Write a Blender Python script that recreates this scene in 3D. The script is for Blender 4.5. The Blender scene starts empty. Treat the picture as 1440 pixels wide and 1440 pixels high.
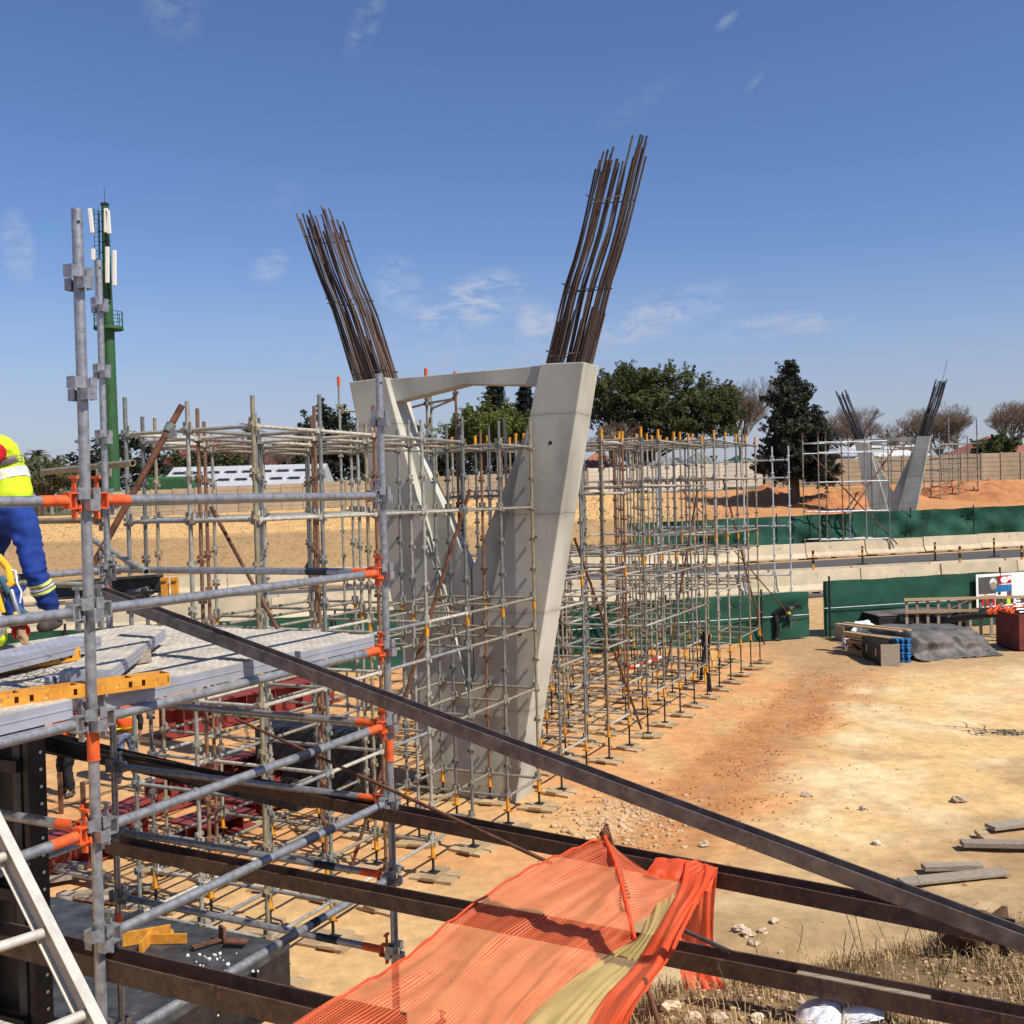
import bpy, bmesh, math, random
from mathutils.bvhtree import BVHTree
from mathutils import Vector, Matrix, noise
R_ = random.Random(7)
rnd = R_.random
def ru(a, b): return a + (b - a) * rnd()
C = bpy.context.scene.collection
sc = bpy.context.scene
PI = math.pi
V = Vector

# ------------------------------------------------------------------ camera
FPX = 1500.0; PIT = -18.5 / 1500; RHO = .026; CZ = 5.1
Fv = V((0, math.cos(PIT), math.sin(PIT))); R0 = V((1, 0, 0)); U0 = R0.cross(Fv)
Rv = R0 * math.cos(RHO) - U0 * math.sin(RHO); Uv = U0 * math.cos(RHO) + R0 * math.sin(RHO)
CAM = V((0, 0, CZ))
def ray(x, y): return Fv + Rv * ((x - 720) / FPX) + Uv * ((720 - y) / FPX)
def at(x, y, D):                       # a point of the place seen at photo position x,y, D metres ahead
    d = ray(x, y); return CAM + d * (D / d.y)
def atz(x, y, z=0.0):
    d = ray(x, y); return CAM + d * ((z - CZ) / d.z)
cam_d = bpy.data.cameras.new('camera'); cam = bpy.data.objects.new('camera', cam_d); C.objects.link(cam)
cam_d.sensor_width = 36; cam_d.lens = 36 * FPX / 1440; cam_d.clip_start = .05; cam_d.clip_end = 6000
M3 = Matrix((Rv, Uv, -Fv)).transposed(); cam.matrix_world = Matrix.Translation(CAM) @ M3.to_4x4()
sc.camera = cam
sc.render.resolution_x = sc.render.resolution_y = 1024

# grid of the bridge works: local X = b (right and towards the camera), local Y = a (away, to the right)
AZ = math.atan(.4867); GA = V((math.sin(AZ), math.cos(AZ), 0)); GB = V((math.cos(AZ), -math.sin(AZ), 0))
F0 = V((-2.705, 11.27, 0))
def G(q, s, z=0): return F0 + GB * q + GA * s + V((0, 0, z))

# ------------------------------------------------------------------ world and sun
SUN_EL = math.radians(50); SUN_AZ = math.radians(125.5)
w = bpy.data.worlds.new("World"); sc.world = w; w.use_nodes = True
nt = w.node_tree; nt.nodes.clear()
def N(nt, t, **k):
    n = nt.nodes.new(t)
    for a, b in k.items():
        if a in n.inputs: n.inputs[a].default_value = b
        else: setattr(n, a, b)
    return n
def L(nt, a, b): nt.links.new(a, b)
sky = N(nt, 'ShaderNodeTexSky'); sky.sky_type = 'NISHITA'; sky.sun_disc = False
sky.sun_elevation = SUN_EL; sky.sun_rotation = SUN_AZ; sky.altitude = 1600; sky.air_density = 1.15; sky.dust_density = .8; sky.ozone_density = 1.6
tc = N(nt, 'ShaderNodeTexCoord')
def cirrus(x, y, rx, ry, ang, amount):     # a wisp of high cloud in a given direction of the sky
    d = ray(x, y).normalized()
    e1 = V((d.y, -d.x, 0)).normalized(); e2 = e1.cross(d).normalized()
    if e2.z < 0: e2 = -e2
    c, s = math.cos(ang), math.sin(ang)
    a1 = (e1 * c + e2 * s) / (rx / FPX); a2 = (e2 * c - e1 * s) / (ry / FPX)
    m = []
    for a in (a1, a2):
        n = N(nt, 'ShaderNodeVectorMath', operation='DOT_PRODUCT'); L(nt, tc.outputs['Generated'], n.inputs[0]); n.inputs[1].default_value = a
        s_ = N(nt, 'ShaderNodeMath', operation='SUBTRACT'); L(nt, n.outputs['Value'], s_.inputs[0]); s_.inputs[1].default_value = a.dot(d)
        p = N(nt, 'ShaderNodeMath', operation='MULTIPLY'); L(nt, s_.outputs[0], p.inputs[0]); L(nt, s_.outputs[0], p.inputs[1]); m.append(p)
    ad = N(nt, 'ShaderNodeMath', operation='ADD'); L(nt, m[0].outputs[0], ad.inputs[0]); L(nt, m[1].outputs[0], ad.inputs[1])
    mr = N(nt, 'ShaderNodeMapRange'); L(nt, ad.outputs[0], mr.inputs['Value'])
    for k, v in (('From Min', 0), ('From Max', 1.0), ('To Min', amount), ('To Max', 0)): mr.inputs[k].default_value = v
    mr.interpolation_type = 'SMOOTHSTEP'
    return mr.outputs[0]
wis = [cirrus(660, 428, 105, 44, .42, 1.5), cirrus(560, 400, 40, 50, .6, .9), cirrus(755, 450, 40, 34, .4, .8), cirrus(930, 440, 120, 36, .28, 1.0), cirrus(1100, 458, 110, 22, .05, .8), cirrus(700, 470, 420, 60, .05, .28),
       cirrus(378, 375, 34, 24, .6, .7), cirrus(25, 350, 24, 60, .1, .75), cirrus(515, 30, 60, 22, 1.1, .45), cirrus(245, 15, 46, 40, 0, .35), cirrus(1022, 30, 20, 8, .6, .45), cirrus(1062, 112, 30, 8, .8, .25), cirrus(900, 145, 90, 20, .5, .14), cirrus(400, 275, 36, 22, .3, .22)]
acc = wis[0]
for o_ in wis[1:]:
    a_ = N(nt, 'ShaderNodeMath', operation='ADD'); L(nt, acc, a_.inputs[0]); L(nt, o_, a_.inputs[1]); acc = a_.outputs[0]
mp = N(nt, 'ShaderNodeMapping'); L(nt, tc.outputs['Generated'], mp.inputs[0]); mp.inputs['Scale'].default_value = (20, 20, 52); mp.inputs['Rotation'].default_value = (0, .42, 0)
nz = N(nt, 'ShaderNodeTexNoise'); nz.inputs['Scale'].default_value = 1.6; nz.inputs['Detail'].default_value = 9; nz.inputs['Roughness'].default_value = .62; nz.inputs['Distortion'].default_value = .6; L(nt, mp.outputs[0], nz.inputs['Vector'])
mr = N(nt, 'ShaderNodeMapRange'); L(nt, nz.outputs['Fac'], mr.inputs['Value'])
for k, v in (('From Min', .42), ('From Max', .72), ('To Min', 0), ('To Max', .62)): mr.inputs[k].default_value = v
mu = N(nt, 'ShaderNodeMath', operation='MULTIPLY', use_clamp=True); L(nt, mr.outputs[0], mu.inputs[0]); L(nt, acc, mu.inputs[1])
hs = N(nt, 'ShaderNodeHueSaturation'); hs.inputs['Saturation'].default_value = 1.13; L(nt, sky.outputs[0], hs.inputs['Color'])
tn = N(nt, 'ShaderNodeMix', data_type='RGBA', blend_type='MULTIPLY'); tn.inputs[0].default_value = 1; L(nt, hs.outputs[0], tn.inputs[6]); tn.inputs[7].default_value = (1.15, 1.14, 1.34, 1)
# pale winter haze low over the horizon
sz = N(nt, 'ShaderNodeSeparateXYZ'); L(nt, tc.outputs['Generated'], sz.inputs[0])
hz = N(nt, 'ShaderNodeMapRange'); L(nt, sz.outputs['Z'], hz.inputs['Value']); hz.interpolation_type = 'SMOOTHSTEP'
for k, v in (('From Min', -.02), ('From Max', .24), ('To Min', .85), ('To Max', 0)): hz.inputs[k].default_value = v
hm = N(nt, 'ShaderNodeMix', data_type='RGBA'); L(nt, hz.outputs[0], hm.inputs[0]); L(nt, tn.outputs[2], hm.inputs[6]); hm.inputs[7].default_value = (4.3, 4.6, 5.7, 1)
mx = N(nt, 'ShaderNodeMix', data_type='RGBA'); L(nt, mu.outputs[0], mx.inputs[0]); L(nt, hm.outputs[2], mx.inputs[6]); mx.inputs[7].default_value = (6.6, 6.9, 7.8, 1)
bg = N(nt, 'ShaderNodeBackground'); bg.inputs['Strength'].default_value = .078; L(nt, mx.outputs[2], bg.inputs[0])
wo = N(nt, 'ShaderNodeOutputWorld'); L(nt, bg.outputs[0], wo.inputs[0])
sd = bpy.data.lights.new('sun', 'SUN'); sd.energy = 5.0; sd.angle = math.radians(.5); sd.color = (1, .93, .82)
so = bpy.data.objects.new('sun', sd); C.objects.link(so)
sdir = V((math.sin(SUN_AZ) * math.cos(SUN_EL), math.cos(SUN_AZ) * math.cos(SUN_EL), math.sin(SUN_EL)))
so.rotation_euler = sdir.to_track_quat('Z', 'Y').to_euler(); so.location = (20, -20, 40)
sc.view_settings.view_transform = 'Standard'; sc.view_settings.look = 'None'; sc.view_settings.exposure = .22; sc.view_settings.gamma = 1
sc.view_settings.use_curve_mapping = False

# ------------------------------------------------------------------ materials
def lin(r, g, b):
    f = lambda c: (c / 255 / 12.92) if c / 255 <= .04045 else ((c / 255 + .055) / 1.055) ** 2.4
    return (f(r), f(g), f(b), 1)
def mat(name, col, col2=None, rough=.8, metal=0, scale=8, detail=6, bump=0, bscale=None, var=0, stretch=None, lo=.35, hi=.65, spec=.3, attr=None, spots=None):
    m = bpy.data.materials.new(name); m.use_nodes = True; nt = m.node_tree; nt.nodes.clear()
    out = N(nt, 'ShaderNodeOutputMaterial'); bs = N(nt, 'ShaderNodeBsdfPrincipled'); L(nt, bs.outputs[0], out.inputs[0])
    bs.inputs['Roughness'].default_value = rough; bs.inputs['Metallic'].default_value = metal; bs.inputs['Specular IOR Level'].default_value = spec
    tc = N(nt, 'ShaderNodeTexCoord'); vec = tc.outputs['Object']
    if stretch:
        mp = N(nt, 'ShaderNodeMapping'); L(nt, vec, mp.inputs[0]); mp.inputs['Scale'].default_value = stretch; vec = mp.outputs[0]
    oi = N(nt, 'ShaderNodeObjectInfo')
    ad = N(nt, 'ShaderNodeVectorMath', operation='ADD'); L(nt, vec, ad.inputs[0])
    sc_ = N(nt, 'ShaderNodeVectorMath', operation='SCALE'); L(nt, oi.outputs['Random'], sc_.inputs['Scale']); sc_.inputs[0].default_value = (37, 23, 51); L(nt, sc_.outputs[0], ad.inputs[1]); vec = ad.outputs[0]
    nz = N(nt, 'ShaderNodeTexNoise'); nz.inputs['Scale'].default_value = scale; nz.inputs['Detail'].default_value = detail; nz.inputs['Roughness'].default_value = .6; L(nt, vec, nz.inputs['Vector'])
    c2 = col2 or tuple(c * .6 for c in col[:3]) + (1,)
    r = N(nt, 'ShaderNodeValToRGB'); L(nt, nz.outputs['Fac'], r.inputs[0]); r.color_ramp.elements[0].position = lo; r.color_ramp.elements[1].position = hi
    r.color_ramp.elements[0].color = c2; r.color_ramp.elements[1].color = col
    cout = r.outputs[0]
    if attr:
        at_ = N(nt, 'ShaderNodeAttribute'); at_.attribute_name = attr
        mm = N(nt, 'ShaderNodeMix', data_type='RGBA', blend_type='MULTIPLY'); mm.inputs[0].default_value = 1; L(nt, at_.outputs['Color'], mm.inputs[6]); L(nt, cout, mm.inputs[7]); cout = mm.outputs[2]
    if spots:
        n3 = N(nt, 'ShaderNodeTexNoise'); n3.inputs['Scale'].default_value = spots[1]; n3.inputs['Detail'].default_value = 5; L(nt, vec, n3.inputs['Vector'])
        r3 = N(nt, 'ShaderNodeMapRange'); L(nt, n3.outputs['Fac'], r3.inputs['Value']); r3.inputs['From Min'].default_value = spots[2]; r3.inputs['From Max'].default_value = spots[2] + .06
        mm = N(nt, 'ShaderNodeMix', data_type='RGBA'); L(nt, r3.outputs[0], mm.inputs[0]); L(nt, cout, mm.inputs[6]); mm.inputs[7].default_value = spots[0]; cout = mm.outputs[2]
    if var:
        hsv = N(nt, 'ShaderNodeHueSaturation'); L(nt, cout, hsv.inputs['Color'])
        mr = N(nt, 'ShaderNodeMapRange'); L(nt, oi.outputs['Random'], mr.inputs['Value']); mr.inputs['To Min'].default_value = 1 - var; mr.inputs['To Max'].default_value = 1 + var
        L(nt, mr.outputs[0], hsv.inputs['Value']); cout = hsv.outputs[0]
    L(nt, cout, bs.inputs['Base Color'])
    if bump:
        n2 = N(nt, 'ShaderNodeTexNoise'); n2.inputs['Scale'].default_value = bscale or scale * 4; n2.inputs['Detail'].default_value = 8; L(nt, vec, n2.inputs['Vector'])
        b = N(nt, 'ShaderNodeBump'); b.inputs['Strength'].default_value = min(1, bump * 10); b.inputs['Distance'].default_value = bump; L(nt, n2.outputs['Fac'], b.inputs['Height']); L(nt, b.outputs[0], bs.inputs['Normal'])
    return m
def tube_mat(name, cols, rough=.5, metal=.35):       # a batch of tubes of mixed age: colour chosen per object
    m = mat(name, (1, 1, 1, 1), (.55, .55, .55, 1), rough=rough, metal=metal, scale=14, lo=.3, hi=.62, spec=.5, bump=.0006, bscale=60)
    nt = m.node_tree; bs = next(n for n in nt.nodes if n.type == 'BSDF_PRINCIPLED'); src = bs.inputs['Base Color'].links[0].from_socket
    oi = N(nt, 'ShaderNodeObjectInfo'); r = N(nt, 'ShaderNodeValToRGB'); L(nt, oi.outputs['Random'], r.inputs[0]); r.color_ramp.interpolation = 'CONSTANT'
    el = r.color_ramp.elements
    while len(el) < len(cols): el.new(.5)
    for i, c in enumerate(cols): el[i].position = i / len(cols); el[i].color = c
    mm = N(nt, 'ShaderNodeMix', data_type='RGBA', blend_type='MULTIPLY'); mm.inputs[0].default_value = 1; L(nt, src, mm.inputs[6]); L(nt, r.outputs[0], mm.inputs[7]); L(nt, mm.outputs[2], bs.inputs['Base Color'])
    return m
MT = {}
MT['galv_near'] = mat('galvanised_steel', (.37, .38, .40, 1), (.17, .175, .19, 1), rough=.42, metal=.55, scale=26, lo=.25, hi=.6, spec=.5, bump=.0008, bscale=120, spots=((.12, .09, .07, 1), 55, .66))
MT['tube'] = tube_mat('weathered_scaffold_tube', [(.34, .33, .28, 1), (.20, .21, .19, 1), (.32, .27, .17, 1), (.40, .39, .34, 1), (.15, .155, .15, 1), (.34, .29, .19, 1), (.22, .235, .22, 1), (.24, .13, .075, 1), (.36, .35, .29, 1)], metal=.12)
MT['tube_far'] = tube_mat('plain_scaffold_tube', [(.29, .27, .215, 1)], metal=.12)  # one even warm grey for the merged ledgers
MT['tube_white'] = mat('bright_galvanised_tube', (.66, .68, .7, 1), (.45, .46, .48, 1), rough=.4, metal=.3, scale=5)
MT['ledger_bright'] = tube_mat('ledger_tube', [(.56, .53, .45, 1), (.40, .39, .34, 1), (.26, .27, .27, 1), (.50, .47, .40, 1), (.34, .34, .31, 1)], rough=.5, metal=.12)
MT['rusty'] = mat('rusty_steel_tube', (.20, .085, .045, 1), (.07, .035, .025, 1), rough=.75, metal=.15, scale=9, bump=.001)
MT['rebar'] = tube_mat('rusty_rebar', [(.075, .045, .032, 1), (.04, .028, .025, 1), (.12, .065, .04, 1), (.06, .048, .045, 1), (.15, .10, .07, 1)], rough=.7, metal=.2)
MT['rebar_grey'] = mat('grey_rebar', (.085, .08, .085, 1), (.045, .042, .045, 1), rough=.6, metal=.2)
MT['beam'] = mat('rusted_channel_steel', (.15, .095, .068, 1), (.075, .048, .038, 1), rough=.62, metal=.35, scale=11, detail=9, bump=.0012, bscale=60, lo=.35, hi=.7, spots=((.17, .085, .05, 1), 38, .56))
MT['beam_grey'] = mat('grey_channel_steel', (.22, .18, .16, 1), (.10, .082, .075, 1), rough=.5, metal=.3, scale=14, detail=9, bump=.001, bscale=70, spots=((.16, .09, .06, 1), 45, .60))
MT['black_steel'] = mat('black_steel_and_shade', (.035, .033, .034, 1), (.015, .014, .015, 1), rough=.5, metal=.2, scale=9, spots=((.3, .28, .25, 1), 22, .70))  # real black steel; on parts under the deck it also paints in shade
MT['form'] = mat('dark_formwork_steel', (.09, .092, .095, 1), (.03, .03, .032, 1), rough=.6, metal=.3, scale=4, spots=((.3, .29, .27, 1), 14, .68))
MT['orange_paint'] = mat('orange_paint', (.78, .13, .03, 1), (.55, .085, .025, 1), rough=.5, scale=20, spots=((.22, .18, .15, 1), 34, .64))
MT['yellow_paint'] = mat('yellow_paint', (.80, .36, .02, 1), (.5, .22, .03, 1), rough=.5, scale=14)
MT['slot_yellow'] = mat('yellow_steel', (.72, .33, .04, 1), (.48, .20, .03, 1), rough=.55, scale=10, spots=((.3, .2, .12, 1), 22, .62))
MT['red_steel'] = mat('red_oxide_steel', (.27, .045, .035, 1), (.17, .03, .026, 1), rough=.6, scale=3)
MT['concrete'] = mat('cast_concrete', (.56, .55, .465, 1), (.42, .415, .355, 1), rough=.85, scale=.9, detail=9, lo=.28, hi=.72, bump=.003, bscale=14, spots=((.24, .23, .20, 1), 24, .70))
def pour_lines(m):
    nt = m.node_tree; bs = next(n for n in nt.nodes if n.type == 'BSDF_PRINCIPLED'); src = bs.inputs['Base Color'].links[0].from_socket
    tc = N(nt, 'ShaderNodeTexCoord'); sp = N(nt, 'ShaderNodeSeparateXYZ'); L(nt, tc.outputs['Object'], sp.inputs[0])
    nz = N(nt, 'ShaderNodeTexNoise'); nz.inputs['Scale'].default_value = 1.3; nz.inputs['Detail'].default_value = 6; L(nt, tc.outputs['Object'], nz.inputs['Vector'])
    a = N(nt, 'ShaderNodeMath', operation='MULTIPLY_ADD'); L(nt, nz.outputs['Fac'], a.inputs[0]); a.inputs[1].default_value = .16; L(nt, sp.outputs['Z'], a.inputs[2])
    b = N(nt, 'ShaderNodeMath', operation='PINGPONG'); L(nt, a.outputs[0], b.inputs[0]); b.inputs[1].default_value = .82
    r = N(nt, 'ShaderNodeValToRGB'); L(nt, b.outputs[0], r.inputs[0]); e = r.color_ramp.elements; e[0].position = .0; e[0].color = (.45, .43, .40, 1); e[1].position = .010; e[1].color = (.86, .85, .83, 1); x = e.new(.10); x.color = (1, 1, 1, 1)
    n2 = N(nt, 'ShaderNodeTexNoise'); n2.inputs['Scale'].default_value = .7; n2.inputs['Detail'].default_value = 4; mp = N(nt, 'ShaderNodeMapping'); mp.inputs['Scale'].default_value = (1.6, 1.6, .7); L(nt, tc.outputs['Object'], mp.inputs[0]); L(nt, mp.outputs[0], n2.inputs['Vector'])
    r2 = N(nt, 'ShaderNodeMapRange'); L(nt, n2.outputs['Fac'], r2.inputs['Value']); 
    for k, v in (('From Min', .42), ('From Max', .68), ('To Min', 1), ('To Max', .64)): r2.inputs[k].default_value = v
    m1 = N(nt, 'ShaderNodeMix', data_type='RGBA', blend_type='MULTIPLY'); m1.inputs[0].default_value = 1; L(nt, src, m1.inputs[6]); L(nt, r.outputs[0], m1.inputs[7])
    m2 = N(nt, 'ShaderNodeMix', data_type='RGBA', blend_type='MULTIPLY'); m2.inputs[0].default_value = 1; L(nt, m1.outputs[2], m2.inputs[6]); L(nt, r2.outputs[0], m2.inputs[7]); L(nt, m2.outputs[2], bs.inputs['Base Color'])
pour_lines(MT['concrete'])
MT['concrete_dark'] = mat('tie_hole', (.03, .028, .025, 1))
MT['barrier'] = mat('barrier_concrete', (.62, .51, .34, 1), (.48, .40, .28, 1), rough=.9, scale=1.6, detail=8, var=.12, bump=.002, spots=((.40, .33, .23, 1), 3.2, .62))
MT['asphalt'] = mat('asphalt', (.10, .095, .095, 1), (.065, .06, .06, 1), rough=.9, scale=30, bump=.004)
MT['timber'] = mat('sawn_timber', (.50, .36, .20, 1), (.30, .21, .12, 1), rough=.85, scale=5, stretch=(2, 14, 14), var=.25, bump=.001)
MT['timber_grey'] = mat('grey_timber', (.38, .32, .25, 1), (.22, .18, .14, 1), rough=.9, scale=5, stretch=(2, 12, 12), var=.2, bump=.001)
MT['plank'] = mat('dusty_galvanised_plank', (.53, .48, .40, 1), (.36, .33, .285, 1), rough=.8, metal=.0, scale=5, bump=.002, bscale=26, detail=8, spots=((.27, .25, .22, 1), 6, .60))
MT['plank_side'] = mat('plank_edge_steel', (.45, .47, .53, 1), (.34, .355, .40, 1), rough=.5, metal=.4, scale=5)
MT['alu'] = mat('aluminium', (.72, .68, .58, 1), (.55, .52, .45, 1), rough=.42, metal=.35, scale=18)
MT['alu_shade'] = mat('aluminium_painted_shade', (.42, .37, .32, 1), (.32, .28, .25, 1), rough=.5, metal=.3, scale=14)  # darker copy of the aluminium, shade of the rail web put into colour
MT['green_net'] = mat('green_shade_netting', (.019, .095, .058, 1), (.008, .045, .029, 1), rough=.8, scale=1.3, detail=7, lo=.3, hi=.7, bump=.02, bscale=2.5)
MT['dark_post'] = mat('dark_steel_post', (.025, .022, .02, 1))
MT['precast'] = mat('precast_wall_concrete', (.42, .34, .23, 1), (.33, .26, .18, 1), rough=.95, scale=1.2, var=.12)
MT['precast_white'] = mat('whitewashed_wall', (.72, .66, .54, 1), (.56, .51, .42, 1), rough=.95, scale=1.0, var=.07)
MT['roof_red'] = mat('red_roof', (.27, .05, .045, 1), (.19, .038, .035, 1), rough=.6, scale=1)
MT['roof_terracotta'] = mat('terracotta_tiles', (.45, .17, .11, 1), (.33, .12, .08, 1), rough=.85, scale=2)
MT['roof_grey'] = mat('grey_roof_sheet', (.26, .25, .25, 1), (.19, .18, .18, 1), rough=.7, scale=1)
MT['roof_zinc'] = mat('zinc_roof', (.52, .53, .55, 1), (.43, .44, .46, 1), rough=.5, metal=.1, scale=1)
MT['white_wall'] = mat('white_plaster', (.78, .77, .74, 1), (.7, .69, .66, 1), scale=1)
MT['window'] = mat('window_glass', (.04, .05, .06, 1), rough=.15)
MT['mast'] = mat('green_mast_paint', (.035, .11, .04, 1), (.028, .085, .033, 1), rough=.55, scale=2)
MT['antenna'] = mat('antenna_white', (.78, .76, .68, 1), (.68, .66, .58, 1), rough=.5)
MT['blue_cloth'] = mat('blue_overalls', (.016, .055, .30, 1), (.008, .028, .15, 1), rough=.9, scale=4, bump=.03, bscale=6)
MT['hivis'] = mat('yellow_hi_vis', (.66, .85, .03, 1), (.5, .68, .02, 1), rough=.8, scale=5, bump=.008, bscale=9)
MT['hiorange'] = mat('orange_hi_vis', (.9, .13, .02, 1), (.7, .09, .02, 1), rough=.8, scale=5)
MT['red_cloth'] = mat('red_cloth', (.55, .01, .02, 1), (.4, .01, .015, 1), rough=.85)
MT['reflective'] = mat('reflective_tape', (.72, .72, .74, 1), (.6, .6, .62, 1), rough=.4)
MT['grey_tape'] = mat('grey_cloth_band', (.20, .17, .16, 1))
MT['tape_lime'] = mat('lime_tape', (.62, .68, .18, 1))
MT['black_tape'] = mat('navy_tape', (.02, .026, .045, 1), rough=.5)
MT['boot'] = mat('worn_boot_leather', (.09, .075, .065, 1), (.04, .035, .03, 1), scale=14, bump=.003)
MT['jeans'] = mat('faded_jeans', (.16, .22, .33, 1), (.1, .13, .2, 1), scale=6)
MT['dark_cloth'] = mat('dark_cloth', (.02, .02, .027, 1), (.01, .01, .014, 1), rough=.9)
MT['skin'] = mat('skin', (.16, .08, .05, 1), (.13, .065, .04, 1), rough=.55)
MT['helmet'] = mat('white_helmet', (.8, .8, .8, 1), rough=.35)
MT['glove'] = mat('work_glove', (.42, .28, .15, 1), (.28, .18, .1, 1))
MT['harness'] = mat('yellow_webbing', (.85, .45, .02, 1), (.7, .35, .02, 1))
MT['strap_blue'] = mat('blue_grey_webbing', (.05, .13, .18, 1))
MT['steel_bright'] = mat('bright_steel', (.6, .62, .66, 1), rough=.3, metal=.7)
MT['tarp'] = mat('black_tarpaulin', (.17, .155, .14, 1), (.065, .06, .056, 1), rough=.58, scale=1.6, detail=9, bump=.035, bscale=4.5)
MT['pipe_black'] = mat('black_plastic_pipe', (.05, .047, .045, 1), (.03, .028, .028, 1), rough=.45)
MT['blue_cap'] = mat('blue_plastic', (.03, .19, .45, 1), (.02, .12, .3, 1), rough=.5)
MT['skip'] = mat('red_brown_skip_paint', (.20, .045, .035, 1), (.12, .03, .025, 1), rough=.7, scale=2, spots=((.08, .04, .03, 1), 4, .6))
MT['white'] = mat('white_board', (.8, .8, .8, 1), (.76, .76, .76, 1))
MT['paper'] = mat('white_sack', (.84, .85, .88, 1), (.74, .75, .8, 1), bump=.01, bscale=6)
MT['rock'] = mat('pale_rock', (.62, .50, .36, 1), (.42, .32, .22, 1), rough=.95, scale=6, var=.3, bump=.01)
MT['clod'] = mat('soil_clods', (.50, .23, .11, 1), (.34, .14, .06, 1), rough=1, scale=3)
MT['pebble'] = mat('tan_pebbles', (.60, .42, .24, 1), (.42, .28, .16, 1), rough=1, scale=3)
MT['rock_dark'] = mat('dark_clod', (.16, .085, .045, 1), (.08, .045, .025, 1), rough=1, scale=6, bump=.03, bscale=12)
MT['soil_orange'] = mat('orange_soil_heap', (.50, .22, .09, 1), (.33, .13, .055, 1), rough=1, scale=1.1, detail=9, bump=.12, bscale=2.2)
MT['soil_black'] = mat('black_heap', (.015, .015, .016, 1), (.008, .008, .009, 1), rough=.8)
MT['bark'] = mat('bark', (.13, .10, .075, 1), (.07, .055, .04, 1), rough=.95, scale=6)
MT['bark_pale'] = mat('pale_bark', (.33, .28, .24, 1), (.19, .155, .13, 1), rough=.95, scale=6)
MT['dry'] = mat('dry_grass', (.58, .42, .22, 1), (.36, .25, .12, 1), rough=.9, scale=1.5)
MT['dry_dark'] = mat('dry_weed', (.20, .14, .07, 1), (.12, .08, .04, 1), rough=.9)
def leaf(name, c1, c2):
    m = mat(name, c1, c2, rough=.6, scale=.55, detail=3, lo=.4, hi=.6, spec=.25)
    nt = m.node_tree; bs = next(n for n in nt.nodes if n.type == 'BSDF_PRINCIPLED'); out = next(n for n in nt.nodes if n.type == 'OUTPUT_MATERIAL')
    tr = N(nt, 'ShaderNodeBsdfTranslucent'); L(nt, bs.inputs['Base Color'].links[0].from_socket, tr.inputs[0]); mx = N(nt, 'ShaderNodeMixShader'); mx.inputs[0].default_value = .3
    L(nt, bs.outputs[0], mx.inputs[1]); L(nt, tr.outputs[0], mx.inputs[2]); L(nt, mx.outputs[0], out.inputs[0]); return m
MT['leaf_olive'] = leaf('olive_leaves', (.15, .16, .085, 1), (.10, .11, .06, 1))
MT['leaf_dark'] = leaf('dark_leaves', (.05, .062, .032, 1), (.028, .036, .02, 1))
MT['leaf_mid'] = leaf('mid_green_leaves', (.13, .145, .05, 1), (.07, .085, .035, 1))
MT['leaf_yellow'] = leaf('yellow_green_leaves', (.19, .21, .05, 1), (.12, .14, .04, 1))
MT['leaf_conifer'] = leaf('conifer_needles', (.03, .045, .03, 1), (.02, .028, .022, 1))
MT['leaf_magnolia'] = leaf('glossy_dark_leaves', (.095, .10, .062, 1), (.035, .04, .026, 1))
MT['twig_brown'] = mat('brown_twigs', (.23, .165, .12, 1), (.15, .105, .08, 1), rough=.95)

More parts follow.
